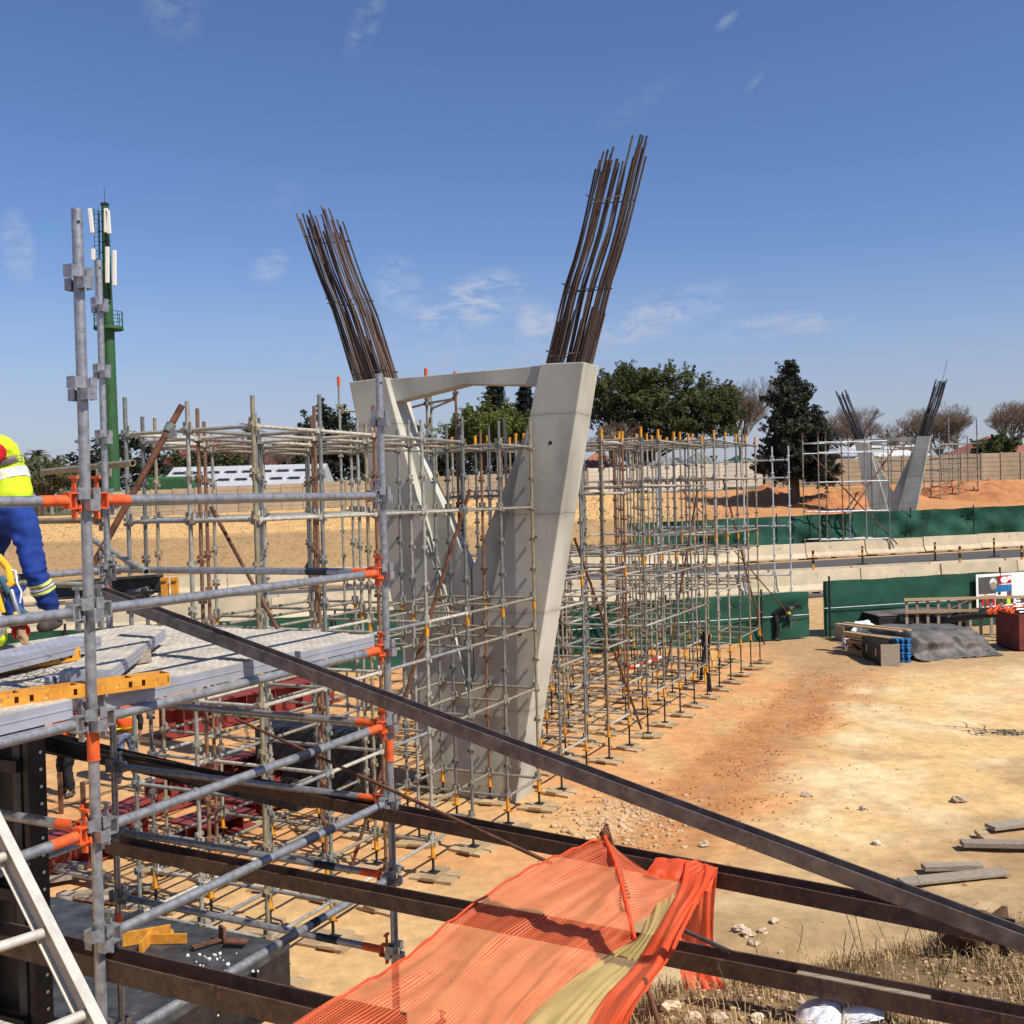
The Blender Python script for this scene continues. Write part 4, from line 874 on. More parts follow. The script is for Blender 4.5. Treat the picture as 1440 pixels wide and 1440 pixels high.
thing_on(205, 1325, .56, lambda a, p: (a.box(p + V((0, 0, .07)), (.5, .04, .14), Matrix.Rotation(.4, 3, 'Z')), a.box(p + V((.05, .1, .03)), (.4, .12, .02), Matrix.Rotation(.4, 3, 'Z'))), 'yellow_bracket', 'yellow steel angle leaning on the form box beside the standard', 'bracket', 'slot_yellow')
thing_on(293, 1330, .56, lambda a, p: (a.box(p + V((0, 0, .03)), (.34, .07, .02), Matrix.Rotation(.7, 3, 'Z')), a.box(p + V((.12, .1, .08)), (.03, .12, .16), Matrix.Rotation(.7, 3, 'Z')), a.box(p + V((.30, -.02, .05)), (.22, .12, .015), Matrix.Rotation(-.2, 3, 'Z'))), 'rusty_bracket', 'rusty bent plate lying on the form box', 'bracket', 'rusty')
a = MB(); rr = random.Random(8)
for i in range(60):
    p = atz(rr.gauss(305, 26), rr.gauss(1345, 22), .556)
    if p.y < 10.8: a.blob(p, rr.uniform(.006, .02), 5, 3, i, .4)
tag(a.build('concrete_crumbs', 'paper'), 'white crumbs of concrete scattered on the form box', 'rubble', kind='stuff')
# lower deck planks below the near scaffold
ZL = zl(-6) + .03
for i in range(5): plank(P0 - nb * (.55 + .24 * i) + na * (-.9), P0 - nb * (.55 + .24 * i) + na * .55, .23, .06, ZL, 'grey plank of the lower deck at the bottom of the picture, %s from the right' % ORD[i], 'planks of the lower deck')
plank(P0 + na * .2 + nb * .30, P0 + na * 1.7 + nb * .30, .23, .06, ZL - .35, 'perforated grey plank lying low beside the tall near standard', 'planks of the lower deck')
near_ledger(P0 + nb * .38 - na * .1, P1 + nb * .38 - na * .0, ZL - .42, (0, 0), m_='tube')

# ---- dark wall-form panels under the deck, their black partly painted-in shade
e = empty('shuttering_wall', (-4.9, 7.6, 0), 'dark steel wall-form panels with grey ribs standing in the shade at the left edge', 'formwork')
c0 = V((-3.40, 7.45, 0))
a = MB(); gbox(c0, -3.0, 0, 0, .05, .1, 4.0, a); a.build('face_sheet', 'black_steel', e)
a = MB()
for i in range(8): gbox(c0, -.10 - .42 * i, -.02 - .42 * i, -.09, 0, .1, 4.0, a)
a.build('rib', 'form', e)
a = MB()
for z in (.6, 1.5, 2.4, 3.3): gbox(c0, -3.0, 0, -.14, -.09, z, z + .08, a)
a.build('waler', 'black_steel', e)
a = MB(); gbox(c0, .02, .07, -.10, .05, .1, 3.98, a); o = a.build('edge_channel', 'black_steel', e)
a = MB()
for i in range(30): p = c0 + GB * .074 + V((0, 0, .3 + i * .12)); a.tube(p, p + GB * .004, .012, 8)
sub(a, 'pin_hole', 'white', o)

# ---- aluminium ladder
T0 = at(-40, 1098, 3.45); T1 = at(205, 1592, 2.95); rd = (T1 - T0).normalized(); rung = V((-.44, -.9, 0)).normalized(); rung = (rung - rd * rung.dot(rd)).normalized(); up = rd.cross(rung).normalized()
if up.z < 0: up = -up
e = empty('ladder', T1, 'aluminium ladder leaning in the bottom left corner', 'ladder')
for off in (0, .40):
    a = MB(); h, w_ = .062, .026
    prof = [(-w_ / 2, h / 2), (w_ / 2, h / 2), (w_ / 2, -h / 2), (-w_ / 2, -h / 2)]
    # side rail: pale flanges, web coloured darker to paint in its shade
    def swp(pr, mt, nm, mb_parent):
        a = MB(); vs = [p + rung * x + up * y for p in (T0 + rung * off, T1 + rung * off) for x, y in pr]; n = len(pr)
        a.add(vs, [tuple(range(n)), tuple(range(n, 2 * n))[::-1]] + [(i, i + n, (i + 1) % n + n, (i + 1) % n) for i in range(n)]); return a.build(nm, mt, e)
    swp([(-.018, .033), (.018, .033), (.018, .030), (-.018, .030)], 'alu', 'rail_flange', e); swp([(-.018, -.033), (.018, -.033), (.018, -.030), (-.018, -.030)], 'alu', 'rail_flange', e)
    swp([(-.0015, .030), (.0015, .030), (.0015, -.030), (-.0015, -.030)], 'alu_shade', 'rail_web', e)
Lr = (T1 - T0).length; nr = 7
ref = at(60, 1316, 3.22); t0 = (ref - T0).dot(rd)
for i in range(-3, 5):
    t = t0 + .28 * i
    if 0 < t < Lr: a = MB(); a.tube(T0 + rd * t - rung * .02, T0 + rd * t + rung * .42, .0155, 12); a.build('rung', 'alu', e)

# ---- orange knitted netting thrown over the beams
def cr(p0, p1, p2, p3, t): return .5 * ((2 * p1) + (-p0 + p2) * t + (2 * p0 - 5 * p1 + 4 * p2 - p3) * t * t + (-p0 + 3 * p1 - 3 * p2 + p3) * t ** 3)
def crl(l, u):
    n = len(l) - 1; x = max(0, min(n - 1e-6, u * n)); i = int(x); g = lambda k: l[max(0, min(n, k))]
    return cr(g(i - 1), g(i), g(i + 1), g(i + 2), x - i)
def cloth(rows, n, m_, seed, amp, freq=5, uvs=(1, 1), lin_v=False, fray=0):
    """rows: control rows (along u), each a list of (x,y,D) across v"""
    R3 = [[at(*c) for c in r] for r in rows]; mb = MB(); vs = []; uv = []
    for i in range(n + 1):
        u = i / n; row = [crl([r[j] for r in R3], u) for j in range(len(rows[0]))]
        for j in range(m_ + 1):
            v = j / m_; p = crl(row, v)
            k = 1 - abs(2 * u - 1) * .3
            w_ = noise.noise(V((u * 1.2 * freq * .35, v * freq, seed))) + .45 * noise.noise(V((u * freq * .8 + 3, v * freq * 2.6, seed)))
            dirn = (CAM - p).normalized(); p = p + dirn * (w_ * amp) + V((0, 0, 1)) * w_ * amp * .5
            if fray and j in (0, m_): p += V((0, 0, fray * noise.noise(V((u * 40, seed, j)))))
            vs.append(p); uv.append((u * uvs[0], v * uvs[1]))
    mb.add(vs, [(i * (m_ + 1) + j, (i + 1) * (m_ + 1) + j, (i + 1) * (m_ + 1) + j + 1, i * (m_ + 1) + j + 1) for i in range(n) for j in range(m_)], True)
    mb.uv = uv; return mb
def cbuild(mb, name, m_, parent):
    o = mb.build(name, m_, parent); me = o.data; l = me.uv_layers.new(name='UVMap')
    for lp in me.loops: l.data[lp.index].uv = mb.uv[lp.vertex_index]
    return o
ap = at(850, 1176, 5.35); net = empty('safety_net', ap, 'torn orange and yellow knitted safety netting draped over the foreground beams', 'safety netting')
#  main orange panel: rows from the bottom left up to the fold, across from the upper left edge to the yellow strip
cbuild(cloth([[(330, 1500, 3.75), (440, 1510, 3.72), (560, 1520, 3.75), (640, 1530, 3.8)],
        [(462, 1412, 4.15), (560, 1440, 4.1), (660, 1465, 4.05), (715, 1462, 4.1)],
        [(566, 1350, 4.6), (640, 1375, 4.45), (712, 1405, 4.35), (765, 1410, 4.35)],
        [(640, 1290, 4.95), (710, 1312, 4.8), (770, 1345, 4.6), (815, 1372, 4.55)],
        [(735, 1226, 5.2), (790, 1262, 5.05), (830, 1305, 4.8), (862, 1340, 4.75)],
        [(800, 1197, 5.3), (838, 1232, 5.15), (862, 1280, 4.9), (884, 1325, 4.83)],
        [(850, 1176, 5.36), (866, 1215, 5.2), (880, 1268, 4.98), (893, 1322, 4.88)]], 90, 60, 0, .045, 7, (2.6, 1.15)), 'orange_panel', 'net_orange', net)
cbuild(cloth([[(640, 1530, 3.81), (720, 1535, 3.8), (790, 1540, 3.85)],
        [(715, 1462, 4.11), (765, 1465, 4.08), (815, 1462, 4.1)],
        [(765, 1410, 4.36), (810, 1415, 4.3), (850, 1405, 4.35)],
        [(815, 1372, 4.56), (850, 1375, 4.5), (884, 1368, 4.55)],
        [(862, 1340, 4.76), (886, 1345, 4.72), (905, 1340, 4.75)],
        [(893, 1322, 4.89), (915, 1305, 4.9), (935, 1290, 4.95)],
        [(905, 1300, 5.0), (925, 1270, 5.05), (948, 1258, 5.1)]], 60, 26, 4, .02, 6, (2.6, .5)), 'yellow_panel', 'net_yellow', net)
# doubled saturated band along the lower right edge, running up over the beam
cbuild(cloth([[(760, 1520, 3.82), (830, 1540, 3.8), (905, 1520, 3.85)],
        [(812, 1462, 4.06), (850, 1462, 4.02), (885, 1440, 4.06)],
        [(848, 1405, 4.32), (885, 1400, 4.25), (916, 1382, 4.3)],
        [(884, 1368, 4.55), (918, 1360, 4.45), (945, 1342, 4.55)],
        [(905, 1338, 4.74), (935, 1325, 4.68), (962, 1308, 4.75)],
        [(932, 1292, 4.95), (958, 1282, 4.88), (982, 1270, 4.95)],
        [(955, 1248, 5.12), (980, 1245, 5.05), (1001, 1238, 5.12)],
        [(962, 1213, 5.34), (985, 1215, 5.33), (1010, 1221, 5.33)]], 80, 22, 2, .03, 5, (2.4, .5), fray=.012), 'orange_band', 'net_band', net)
# upper fold from the apex over the beam
cbuild(cloth([[(850, 1176, 5.38), (870, 1235, 5.15), (890, 1300, 4.93)],
        [(878, 1203, 5.36), (893, 1240, 5.16), (905, 1292, 5.0)],
        [(912, 1226, 5.34), (922, 1242, 5.2), (932, 1272, 5.06)],
        [(945, 1224, 5.32), (955, 1232, 5.22), (962, 1248, 5.12)],
        [(980, 1208, 5.38), (985, 1215, 5.3), (990, 1226, 5.2)]], 50, 26, 6, .025, 5, (1.1, .6)), 'upper_fold', 'net_orange', net)
cbuild(cloth([[(922, 1206, 5.42), (960, 1208, 5.42), (1010, 1220, 5.42)], [(914, 1219, 5.3), (955, 1222, 5.27), (1004, 1236, 5.25)], [(905, 1230, 5.24), (950, 1240, 5.2), (1000, 1256, 5.2)]], 18, 30, 7, .015, 5, (.2, 1)), 'top_flap', 'net_band', net)
# tail hanging behind the beams
cbuild(cloth([[(975, 1210, 5.47), (992, 1214, 5.47), (1009, 1222, 5.45)], [(962, 1270, 5.5), (984, 1280, 5.46), (1004, 1285, 5.45)], [(952, 1330, 5.5), (980, 1340, 5.45), (1004, 1340, 5.45)], [(958, 1372, 5.4), (985, 1380, 5.35), (1014, 1378, 5.35)], [(972, 1408, 5.25), (995, 1402, 5.25), (1026, 1386, 5.25)]], 50, 24, 9, .05, 6, (1.1, .5), fray=.02), 'hanging_tail', 'net_band', net)
# rolled hems and the gathered peak
for pts, r_ in (([(330, 1500, 3.75), (462, 1412, 4.15), (566, 1350, 4.6), (640, 1290, 4.95), (735, 1226, 5.2), (800, 1197, 5.3), (850, 1176, 5.36)], .006), ([(850, 1176, 5.35), (866, 1215, 5.18), (880, 1268, 4.96), (893, 1322, 4.86)], .011)):
    c_ = [at(*q) for q in pts]; a = MB(); a.path([crl(c_, i / 40) + V((0, 0, .006 * math.sin(i * 2.1))) for i in range(41)], r_, 6); a.build('hem', 'net_band', net)
a = MB(); a.blob(at(850, 1172, 5.36), (.022, .022, .035), 8, 6, 3, .5); a.build('knot', 'rusty', net)
brace(852, 1160, 5.40, 884, 1262, 5.44, 'rusty stake end poking up under the peak of the orange netting', .012, 'rusty')
# ------------------------------------------------------------------ boundary walls
def wall(x0, D0, x1, D1, h, mt, lab, panel=1.55, lines=6, dz=0, cap=True):
    A, B = at(x0, 690, D0), at(x1, 690, D1); A.z = B.z = 0; n = int((B - A).length / panel); d = (B - A) / n; dd = d.normalized(); ang = math.atan2(dd.y, dd.x)
    e = empty('precast_wall', (A.x, A.y, ground_z(A.x, A.y)), lab, 'wall')
    for i in range(n + 1):
        p = A + d * i; z = ground_z(p.x, p.y) + dz; a = MB(); a.box((p.x, p.y, z + h / 2), (.13, .16, h + .1), Matrix.Rotation(ang, 3, 'Z')); a.build('wall_post', mt, e)
        if i < n:
            q = A + d * (i + .5); z = ground_z(q.x, q.y) + dz; a = MB(); hh = h / lines
            for k in range(lines): a.box((q.x, q.y, z + hh * (k + .5)), (d.length - .12, .06, hh - .035), Matrix.Rotation(ang, 3, 'Z')); a.box((q.x, q.y, z + hh * (k + .5)), (d.length - .14, .03, hh), Matrix.Rotation(ang, 3, 'Z'))
            a.build('wall_panel', mt, e)
wall(150, 78, 828, 84, 1.95, 'precast', 'tan precast panel wall above the grassy slope on the left')
wall(828, 84, 1075, 84, 1.9, 'precast_white', 'whitewashed panel wall right of the near pier', dz=.25)
wall(1075, 84, 1520, 84, 2.15, 'precast', 'tan precast panel wall behind the small far pier')
def sign_board(x, y, D, w_, h, lab):
    p = at(x, y, D); a = MB(); a.box(p, (w_, .03, h)); tag(a.build('notice_board', 'white'), lab, 'sign')
sign_board(668, 675, 83.0, 1.7, .55, 'small white notice board on the tan wall, left of two between the pier legs'); sign_board(701, 674, 83.0, 1.2, .5, 'small white notice board on the tan wall, right of two between the pier legs')
sign_board(1262, 0, 0.1, .01, .01, 'x') if False else None

# ------------------------------------------------------------------ houses behind the wall
def ridge_house(name, lab, x0, x1, yb, yt, D, depth, roof, wallm='white_wall', gable=False, wall_h=2.6, vents=None, over=.4):
    """yb: eave line in the photo, yt: ridge line"""
    A, B = at(x0, yb, D), at(x1, yb, D); ze = (A.z + B.z) / 2; rz = at((x0 + x1) / 2, yt, D + depth / 2).z
    cx = (A.x + B.x) / 2; Lx = abs(B.x - A.x); e = empty(name, (cx, D + depth / 2, ze - wall_h), lab, 'building')
    a = MB(); a.box((cx, D + depth / 2, ze - wall_h / 2 - .05), (Lx - .8, depth - .8, wall_h)); o = a.build('wall', wallm, e)
    hip = 0 if gable else min(depth / 2, Lx / 2 * .95)
    x0_, x1_ = cx - Lx / 2, cx + Lx / 2; y0_, y1_ = D, D + depth; t = .12
    vs = [(x0_, y0_, ze), (x1_, y0_, ze), (x1_, y1_, ze), (x0_, y1_, ze), (x0_ + hip, (y0_ + y1_) / 2, rz), (x1_ - hip, (y0_ + y1_) / 2, rz)]; vs += [(x, y, z - t) for x, y, z in vs[:4]]
    a = MB(); a.add(vs, [(0, 1, 5, 4), (1, 2, 5), (2, 3, 4, 5), (3, 0, 4), (0, 6, 7, 1), (1, 7, 8, 2), (2, 8, 9, 3), (3, 9, 6, 0), (6, 9, 8, 7)])
    rf = a.build('roof', roof, e)
    a = MB(); n = int(Lx / .45)                                   # standing ribs of the roof sheets
    for i in range(1, n):
        x = x0_ + Lx * i / n; k = min(1, (x - x0_) / hip if hip else 1, (x1_ - x) / hip if hip else 1); a.tube((x, y0_ - .01, ze + .02), (x, y0_ + depth / 2 * k, lerp(ze, rz, k) + .02), .025, 4, caps=False)
    sub(a, 'roof_rib', roof, rf)
    a = MB()
    k = max(1, int(Lx / 4))
    for i in range(k): a.box((x0_ + Lx * (i + .5) / k, D + .39, ze - wall_h * .5), (1.1, .05, 1.1))
    a.build('window', 'window', e) if k == 1 else [MBw(x0_ + Lx * (i + .5) / k, D + .39, ze - wall_h * .5, e) for i in range(k)]
    if vents:
        for i in range(vents[0]):
            for j in range(vents[1]):
                u = (i + .5 + .15 * (j % 2)) / vents[0]; v = .30 + .38 * j; x = x0_ + Lx * u; y = y0_ + depth / 2 * v; z = lerp(ze, rz, v)
                a = MB(); a.tube((x - .55, y, z + .05), (x + .55, y, z + .05), .26, 8); o = sub(a, 'roof_vent', 'roof_zinc', rf); b = MB(); b.box((x, y - .25, z + .02), (.95, .06, .2)); sub(b, 'vent_mouth', 'window', rf)
    return e
def MBw(x, y, z, e): a = MB(); a.box((x, y, z), (1.1, .05, 1.1)); return a.build('window', 'window', e)
ridge_house('long_shed', 'long pale zinc-roofed shed with two rows of roof vents behind the left wall', 222, 448, 683, 655, 92, 9, 'roof_zinc', gable=True, vents=(9, 2))
ridge_house('barn', 'big dark red roofed barn behind the trees on the left', 205, 352, 652, 612, 128, 26, 'roof_red', wall_h=4)
ridge_house('barn', 'smaller dark red roofed house right of the palm', 362, 432, 656, 628, 120, 14, 'roof_red', wall_h=3)
ridge_house('barn', 'sliver of a red roofed house seen between the trees behind the pier legs', 606, 660, 655, 634, 120, 14, 'roof_red', wall_h=3)
ridge_house('house', 'terracotta roofed house just right of the near pier', 815, 880, 655, 634, 100, 9, 'roof_terracotta')
ridge_house('house', 'grey roofed house in the middle behind the whitewashed wall', 898, 962, 653, 634, 104, 10, 'roof_grey')
ridge_house('house', 'second grey roofed house behind the whitewashed wall', 966, 1022, 653, 636, 106, 10, 'roof_grey')
ridge_house('house', 'low green-grey roofed house beside the dark broadleaf tree', 1030, 1075, 652, 640, 108, 10, 'mast', 'roof_grey')
ridge_house('house', 'white flat-looking building seen over the tie beam of the far pier', 1218, 1300, 628, 617, 150, 16, 'white_wall', 'white_wall', wall_h=5)
ridge_house('house', 'pale grey shed left of the small far pier', 1170, 1240, 640, 627, 118, 9, 'roof_zinc', 'roof_zinc')
ridge_house('house', 'white carport roof between the legs of the small far pier', 1235, 1310, 640, 628, 110, 10, 'white_wall', 'roof_grey')
ridge_house('house', 'salmon tiled roof at the right edge behind the wall', 1392, 1480, 637, 612, 104, 14, 'roof_terracotta')
# green water tanks / container left
c = at(243, 680, 88); a = MB(); a.box((c.x, c.y, c.z - .2), (4.0, 2, 1.5)); o = a.build('green_container', 'mast'); o.modifiers.new('b', 'BEVEL').width = .2; tag(o, 'green container behind the wall at the foot of the zinc shed', 'container')

# ------------------------------------------------------------------ mobile phone mast
p = at(160, 700, 86); gz = ground_z(p.x, p.y); top = at(146, 290, 86).z
e = empty('phone_mast', (p.x, p.y, gz), 'tall green phone mast with white antennas on the left', 'phone mast')
def mastx(z): return V((p.x, p.y, z))
a = MB(); a.tube(mastx(gz), mastx(lerp(gz, top, .62)), .56, 20, .44); a.build('pole', 'mast', e)
a = MB(); a.tube(mastx(lerp(gz, top, .62)), mastx(top), .40, 16, .27); a.build('upper_pole', 'mast', e)
zp = at(154, 462, 86).z
a = MB(); a.tube(mastx(zp - .1), mastx(zp + .12), 1.15, 20); a.build('platform', 'mast', e)
a = MB()
for k in range(12):
    an = k * PI / 6; q = V((math.cos(an) * 1.1, math.sin(an) * 1.1, 0)); a.tube(mastx(zp) + q, mastx(zp + 1.3) + q, .03, 4)
for z in (.7, 1.3):
    a.path([mastx(zp + z) + V((math.cos(k * PI / 8) * 1.1, math.sin(k * PI / 8) * 1.1, 0)) for k in range(17)], .03, 4)
a.build('railing', 'mast', e)
a = MB()
for s_ in (-.16, .16): a.tube((p.x - .75 + s_, p.y - .3, zp + 1), (p.x - .60 + s_, p.y - .3, top - .2), .025, 4)
z = zp + 1
while z < top - .3: a.tube((p.x - .88, p.y - .3, z), (p.x - .46, p.y - .3, z), .02, 4); z += .35
a.build('climbing_ladder', 'mast', e)
for (x, y0, y1, dx) in ((128, 293, 328, .10), (149, 293, 327, 0), (152.5, 296, 329, .06), (131, 350, 366, 0), (151, 347, 398, 0), (161, 352, 402, 0)):
    A, B = at(x - dx * 20, y0, 85), at(x + dx * 20, y1, 85); a = MB(); Mx = Matrix.Rotation(0, 3, 'Z'); a.sweep([(-.16, -.09), (.16, -.09), (.16, .09), (-.16, .09)], A, B, V((0, 1, 0))); o = a.build('antenna', 'antenna', e); bevel(o, .05)
    b = MB(); c = (A + B) / 2
    for q in (A.lerp(B, .15), A.lerp(B, .85)): b.tube(q + V((0, .1, 0)), mastx(q.z), .03, 4)
    sub(b, 'bracket', 'mast', o)
a = MB(); a.tube(mastx(top), mastx(top + 1.6), .03, 5, .012); a.box(mastx(top + .12), (.5, .5, .24)); a.build('lightning_rod', 'dark_post', e)
a = MB()
for k in range(10):
    z = lerp(zp + 2, top - .5, k / 9); a.tube(mastx(z) + V((-.5, -.3, 0)), mastx(z) + V((.45, -.3, .05)), .03, 4)
for s_ in (-.38, .40, .28): a.tube((p.x + s_, p.y - .42, zp + 2.2), (p.x + s_ * .9, p.y - .40, top - .6), .05, 5)
a.build('cable_bracket', 'dark_post', e)

# ------------------------------------------------------------------ trees
def leaf_cloud(mb, c, r, n, size, rr, up=.3):
    for _ in range(n):
        while True:
            d = V((rr.uniform(-1, 1), rr.uniform(-1, 1), rr.uniform(-1, 1)))
            if d.length <= 1: break
        p = V(c) + V((d.x * r[0], d.y * r[1], d.z * r[2])); s_ = size * rr.uniform(.6, 1.3)
        a = V((rr.gauss(0, 1), rr.gauss(0, 1), rr.gauss(0, .7))).normalized(); b = a.cross(V((rr.gauss(0, 1), rr.gauss(0, 1), rr.gauss(0, 1)))).normalized()
        mb.v += [tuple(p - a * s_), tuple(p + b * s_ * .45), tuple(p + a * s_), tuple(p - b * s_ * .45)]; k = len(mb.v); mb.f.append((k - 4, k - 3, k - 2, k - 1)); mb.smooth.append(False)
def tree(name, lab, D, x, ytop, ybase, blobs, m_, nclump=60, nleaf=70, size=.22, cr_=.8, bark='bark', seed=1, thick=.25, trunk_to=.45, shell=.35, cat='tree', lean=0):
    rr = random.Random(seed); B = at(x, ybase, D); gz = ground_z(B.x, B.y); base = V((B.x, B.y, gz - .1)); e = empty(name, (base.x, base.y, gz), lab, cat)
    fol = MB(); wood = MB(); ends = []
    for (bx, by, rx, ry) in blobs:
        c = at(bx, by, D); k = D / FPX; R3 = (rx * k, min(rx, 70) * k * .85, ry * k); n = max(3, int(nclump * rx * ry / sum(q[2] * q[3] for q in blobs)))
        for i in range(n):
            while True:
                d = V((rr.uniform(-1, 1), rr.uniform(-1, 1), rr.uniform(-1, 1)))
                if shell < d.length <= 1: break
            q = c + V((d.x * R3[0], d.y * R3[1], d.z * R3[2])) * .92; s_ = cr_ * rr.uniform(.45, 1.2)
            leaf_cloud(fol, q, (s_, s_, s_ * .7), int(nleaf * rr.uniform(.5, 1.3)), size, rr); ends.append(q)
            if d.length > .75:
                for _k in range(2):
                    o_ = V((d.x + rr.gauss(0, .4), d.y, d.z + rr.uniform(0, .6))).normalized(); 
                    for _t in (.8, 1.25): leaf_cloud(fol, q + o_ * s_ * _t, (s_ * .28, s_ * .28, s_ * .25), int(nleaf * .1) + 3, size * .9, rr)
    fol.build('crown', m_, e)
    tc_ = at(blobs[0][0], blobs[0][1], D); top = base.lerp(V((tc_.x, tc_.y, tc_.z)), trunk_to); wood.path([base, base.lerp(top, .5) + V((.05, 0, 0)), top], thick, 8, rs=[thick * 1.3, thick, thick * .8])
    for q in rr.sample(ends, min(len(ends), 26)): mid = top.lerp(q, .5) + V((rr.uniform(-.3, .3), 0, rr.uniform(0, .5))); wood.path([top - V((0, 0, .2)), mid, q], .1, 5, rs=[thick * .45, thick * .22, .02])
    wood.build('trunk', bark, e); return e
def bare_tree(name, lab, D, x, ybase, ytop, spread, seed, bark='bark_pale', levels=6, dens=3, leaf_m=None, thick=.28):
    rr = random.Random(seed); B = at(x, ybase, D); gz = ground_z(B.x, B.y); H = at(x, ytop, D).z - gz; e = empty(name, (B.x, B.y, gz), lab, 'tree'); big = MB(); tw = MB()
    def grow(p, d, l, r, lv):
        n = 3; pts = [p]; q = p
        for i in range(n): d = (d + V((rr.gauss(0, .10), rr.gauss(0, .10), rr.gauss(0, .05) + .03))).normalized(); q = q + d * l / n; pts.append(q)
        (big if lv < 3 else tw).path(pts, r, 5 if lv < 3 else 3, rs=[r, r * .85, r * .72, r * .6] if n == 3 else None, closed_ends=False)
        if lv >= levels: return
        for i in range(dens + (1 if lv < 2 else 0) + (rr.random() < .4)):
            an = rr.uniform(0, 2 * PI); t = rr.uniform(.45, 1) if lv else rr.uniform(.75, 1); side = V((math.cos(an), math.sin(an), rr.uniform(-.1, .35))) * spread; nd = (d + side * rr.uniform(.6, 1.1)).normalized(); o = pts[0].lerp(pts[-1], t)
            grow(o, nd, l * rr.uniform(.58, .78), r * rr.uniform(.5, .62), lv + 1)
    grow(V((B.x, B.y, gz - .1)), V((0, 0, 1)), H * .40, thick, 0)
    big.build('trunk', bark, e); tw.build('crown', 'twig_brown' if leaf_m is None else leaf_m, e); return e
tree('bush', 'rounded olive-green bush left of the tall standards', 84, 62, 640, 688, [(60, 668, 45, 24), (28, 672, 22, 20), (88, 672, 22, 18)], 'leaf_olive', 70, 110, .12, .6, seed=2, cat='bush')
tree('bush', 'dark green shrubs beyond the olive bush at the left edge', 100, 15, 645, 690, [(10, 665, 30, 14), (110, 668, 26, 14)], 'leaf_mid', 24, 90, .16, .8, seed=31, cat='bush')
bare_tree('bare_tree', 'leafless purple-brown tree beside the left palm', 120, 72, 690, 632, .75, 41, levels=5)
def palm(x, y, D, r, lab, seed, ybase=690):
    rr = random.Random(seed); c = at(x, y, D); gz = ground_z(c.x, c.y); e = empty('palm_tree', (c.x, c.y, gz), lab, 'palm tree'); a = MB(); a.tube((c.x, c.y, gz), c, .25, 8, .2); a.build('trunk', 'bark', e); f = MB()
    for i in range(34):
        an = rr.uniform(0, 2 * PI); el = rr.uniform(-.5, 1.2); L_ = r * rr.uniform(.8, 1.1); pts = []
        for k in range(7): t = k / 6; pts.append(c + V((math.cos(an) * math.cos(el) * L_ * t, math.sin(an) * math.cos(el) * L_ * t, math.sin(el) * L_ * t - .5 * L_ * t * t)))
        f.path(pts, .02, 3)
        for k in range(1, 7):
            for s_ in (-1, 1):
                for u in (0, .5):
                    q = pts[k - 1].lerp(pts[k], u); d = (pts[k] - pts[k - 1]).normalized(); sd_ = d.cross(V((0, 0, 1))).normalized() * s_; tip = q + (sd_ * .5 + d * .45 + V((0, 0, -.1))) * r * .32; f.add([q, q + d * .09, tip], [(0, 1, 2)])
    f.build('crown', 'leaf_olive', e)
palm(52, 642, 95, 1.5, 'small palm rising over the olive bush at the left', 3); palm(350, 610, 98, 2.3, 'palm tree standing in front of the red barn', 4); palm(212, 655, 108, 1.5, 'low palm half hidden by the left standards', 6)
tree('evergreen_tree', 'dark evergreen tree behind the phone mast', 98, 140, 620, 690, [(140, 655, 34, 30), (185, 650, 36, 34), (215, 660, 26, 24)], 'leaf_dark', 60, 100, .2, 1.0, seed=5)
tree('evergreen_tree', 'dark bushy trees above the zinc shed roof', 106, 270, 620, 690, [(262, 655, 34, 22), (300, 652, 26, 18), (330, 655, 24, 16)], 'leaf_mid', 60, 90, .2, .9, seed=6)
tree('evergreen_tree', 'dark evergreen trees left of the near pier, behind the zinc shed', 104, 420, 580, 690, [(470, 618, 44, 46), (425, 645, 30, 22), (500, 655, 34, 34)], 'leaf_dark', 110, 100, .22, 1.1, seed=7)
bare_tree('bare_tree', 'reddish-brown leafless tree behind the left end of the scaffold tower', 102, 405, 690, 618, .8, 12, levels=6)
tree('evergreen_tree', 'dark evergreen tree between the legs at the foot of the leafy trees', 112, 600, 590, 690, [(600, 640, 40, 32), (650, 650, 50, 26), (720, 648, 40, 26)], 'leaf_dark', 110, 90, .22, 1.1, seed=8)
tree('leafy_tree', 'yellow-green leafy tree seen between the pier legs', 92, 680, 568, 690, [(690, 600, 52, 28), (645, 608, 28, 22), (728, 610, 26, 26)], 'leaf_yellow', 120, 130, .15, .8, seed=9)
def conifer(x, ytop, ybot, w_, D, lab, seed):
    rr = random.Random(seed); B = at(x, 690, D); gz = ground_z(B.x, B.y); zt = at(x, ytop, D).z; zb = at(x, ybot, D).z; e = empty('conifer', (B.x, B.y, gz), lab, 'conifer'); a = MB(); a.tube((B.x, B.y, gz), (B.x, B.y, zt), .3, 7, .03); a.build('trunk', 'bark', e); f = MB()
    k = D / FPX
    for i in range(16):
        z = lerp(zt, zb, (i / 15 + rr.uniform(-.04, .04))); R0_ = w_ * k * (.15 + .85 * (i / 15) ** .7) * rr.uniform(.75, 1.1)
        for j in range(9):
            an = rr.uniform(0, 2 * PI); L_ = R0_ * rr.uniform(.6, 1.1)
            for t in [q / 6 for q in range(1, 7)]: leaf_cloud(f, (B.x + math.cos(an) * L_ * t, B.y + math.sin(an) * L_ * t, z + .15 * L_ * t + rr.uniform(-.25, .25)), (.5, .5, .22), 22, .16, rr)
    f.build('crown', 'leaf_conifer', e)
conifer(700, 546, 612, 38, 118, 'flat-topped dark cedar between the pier legs', 3); conifer(742, 545, 640, 26, 116, 'dark cedar close to the right leg of the near pier', 4)
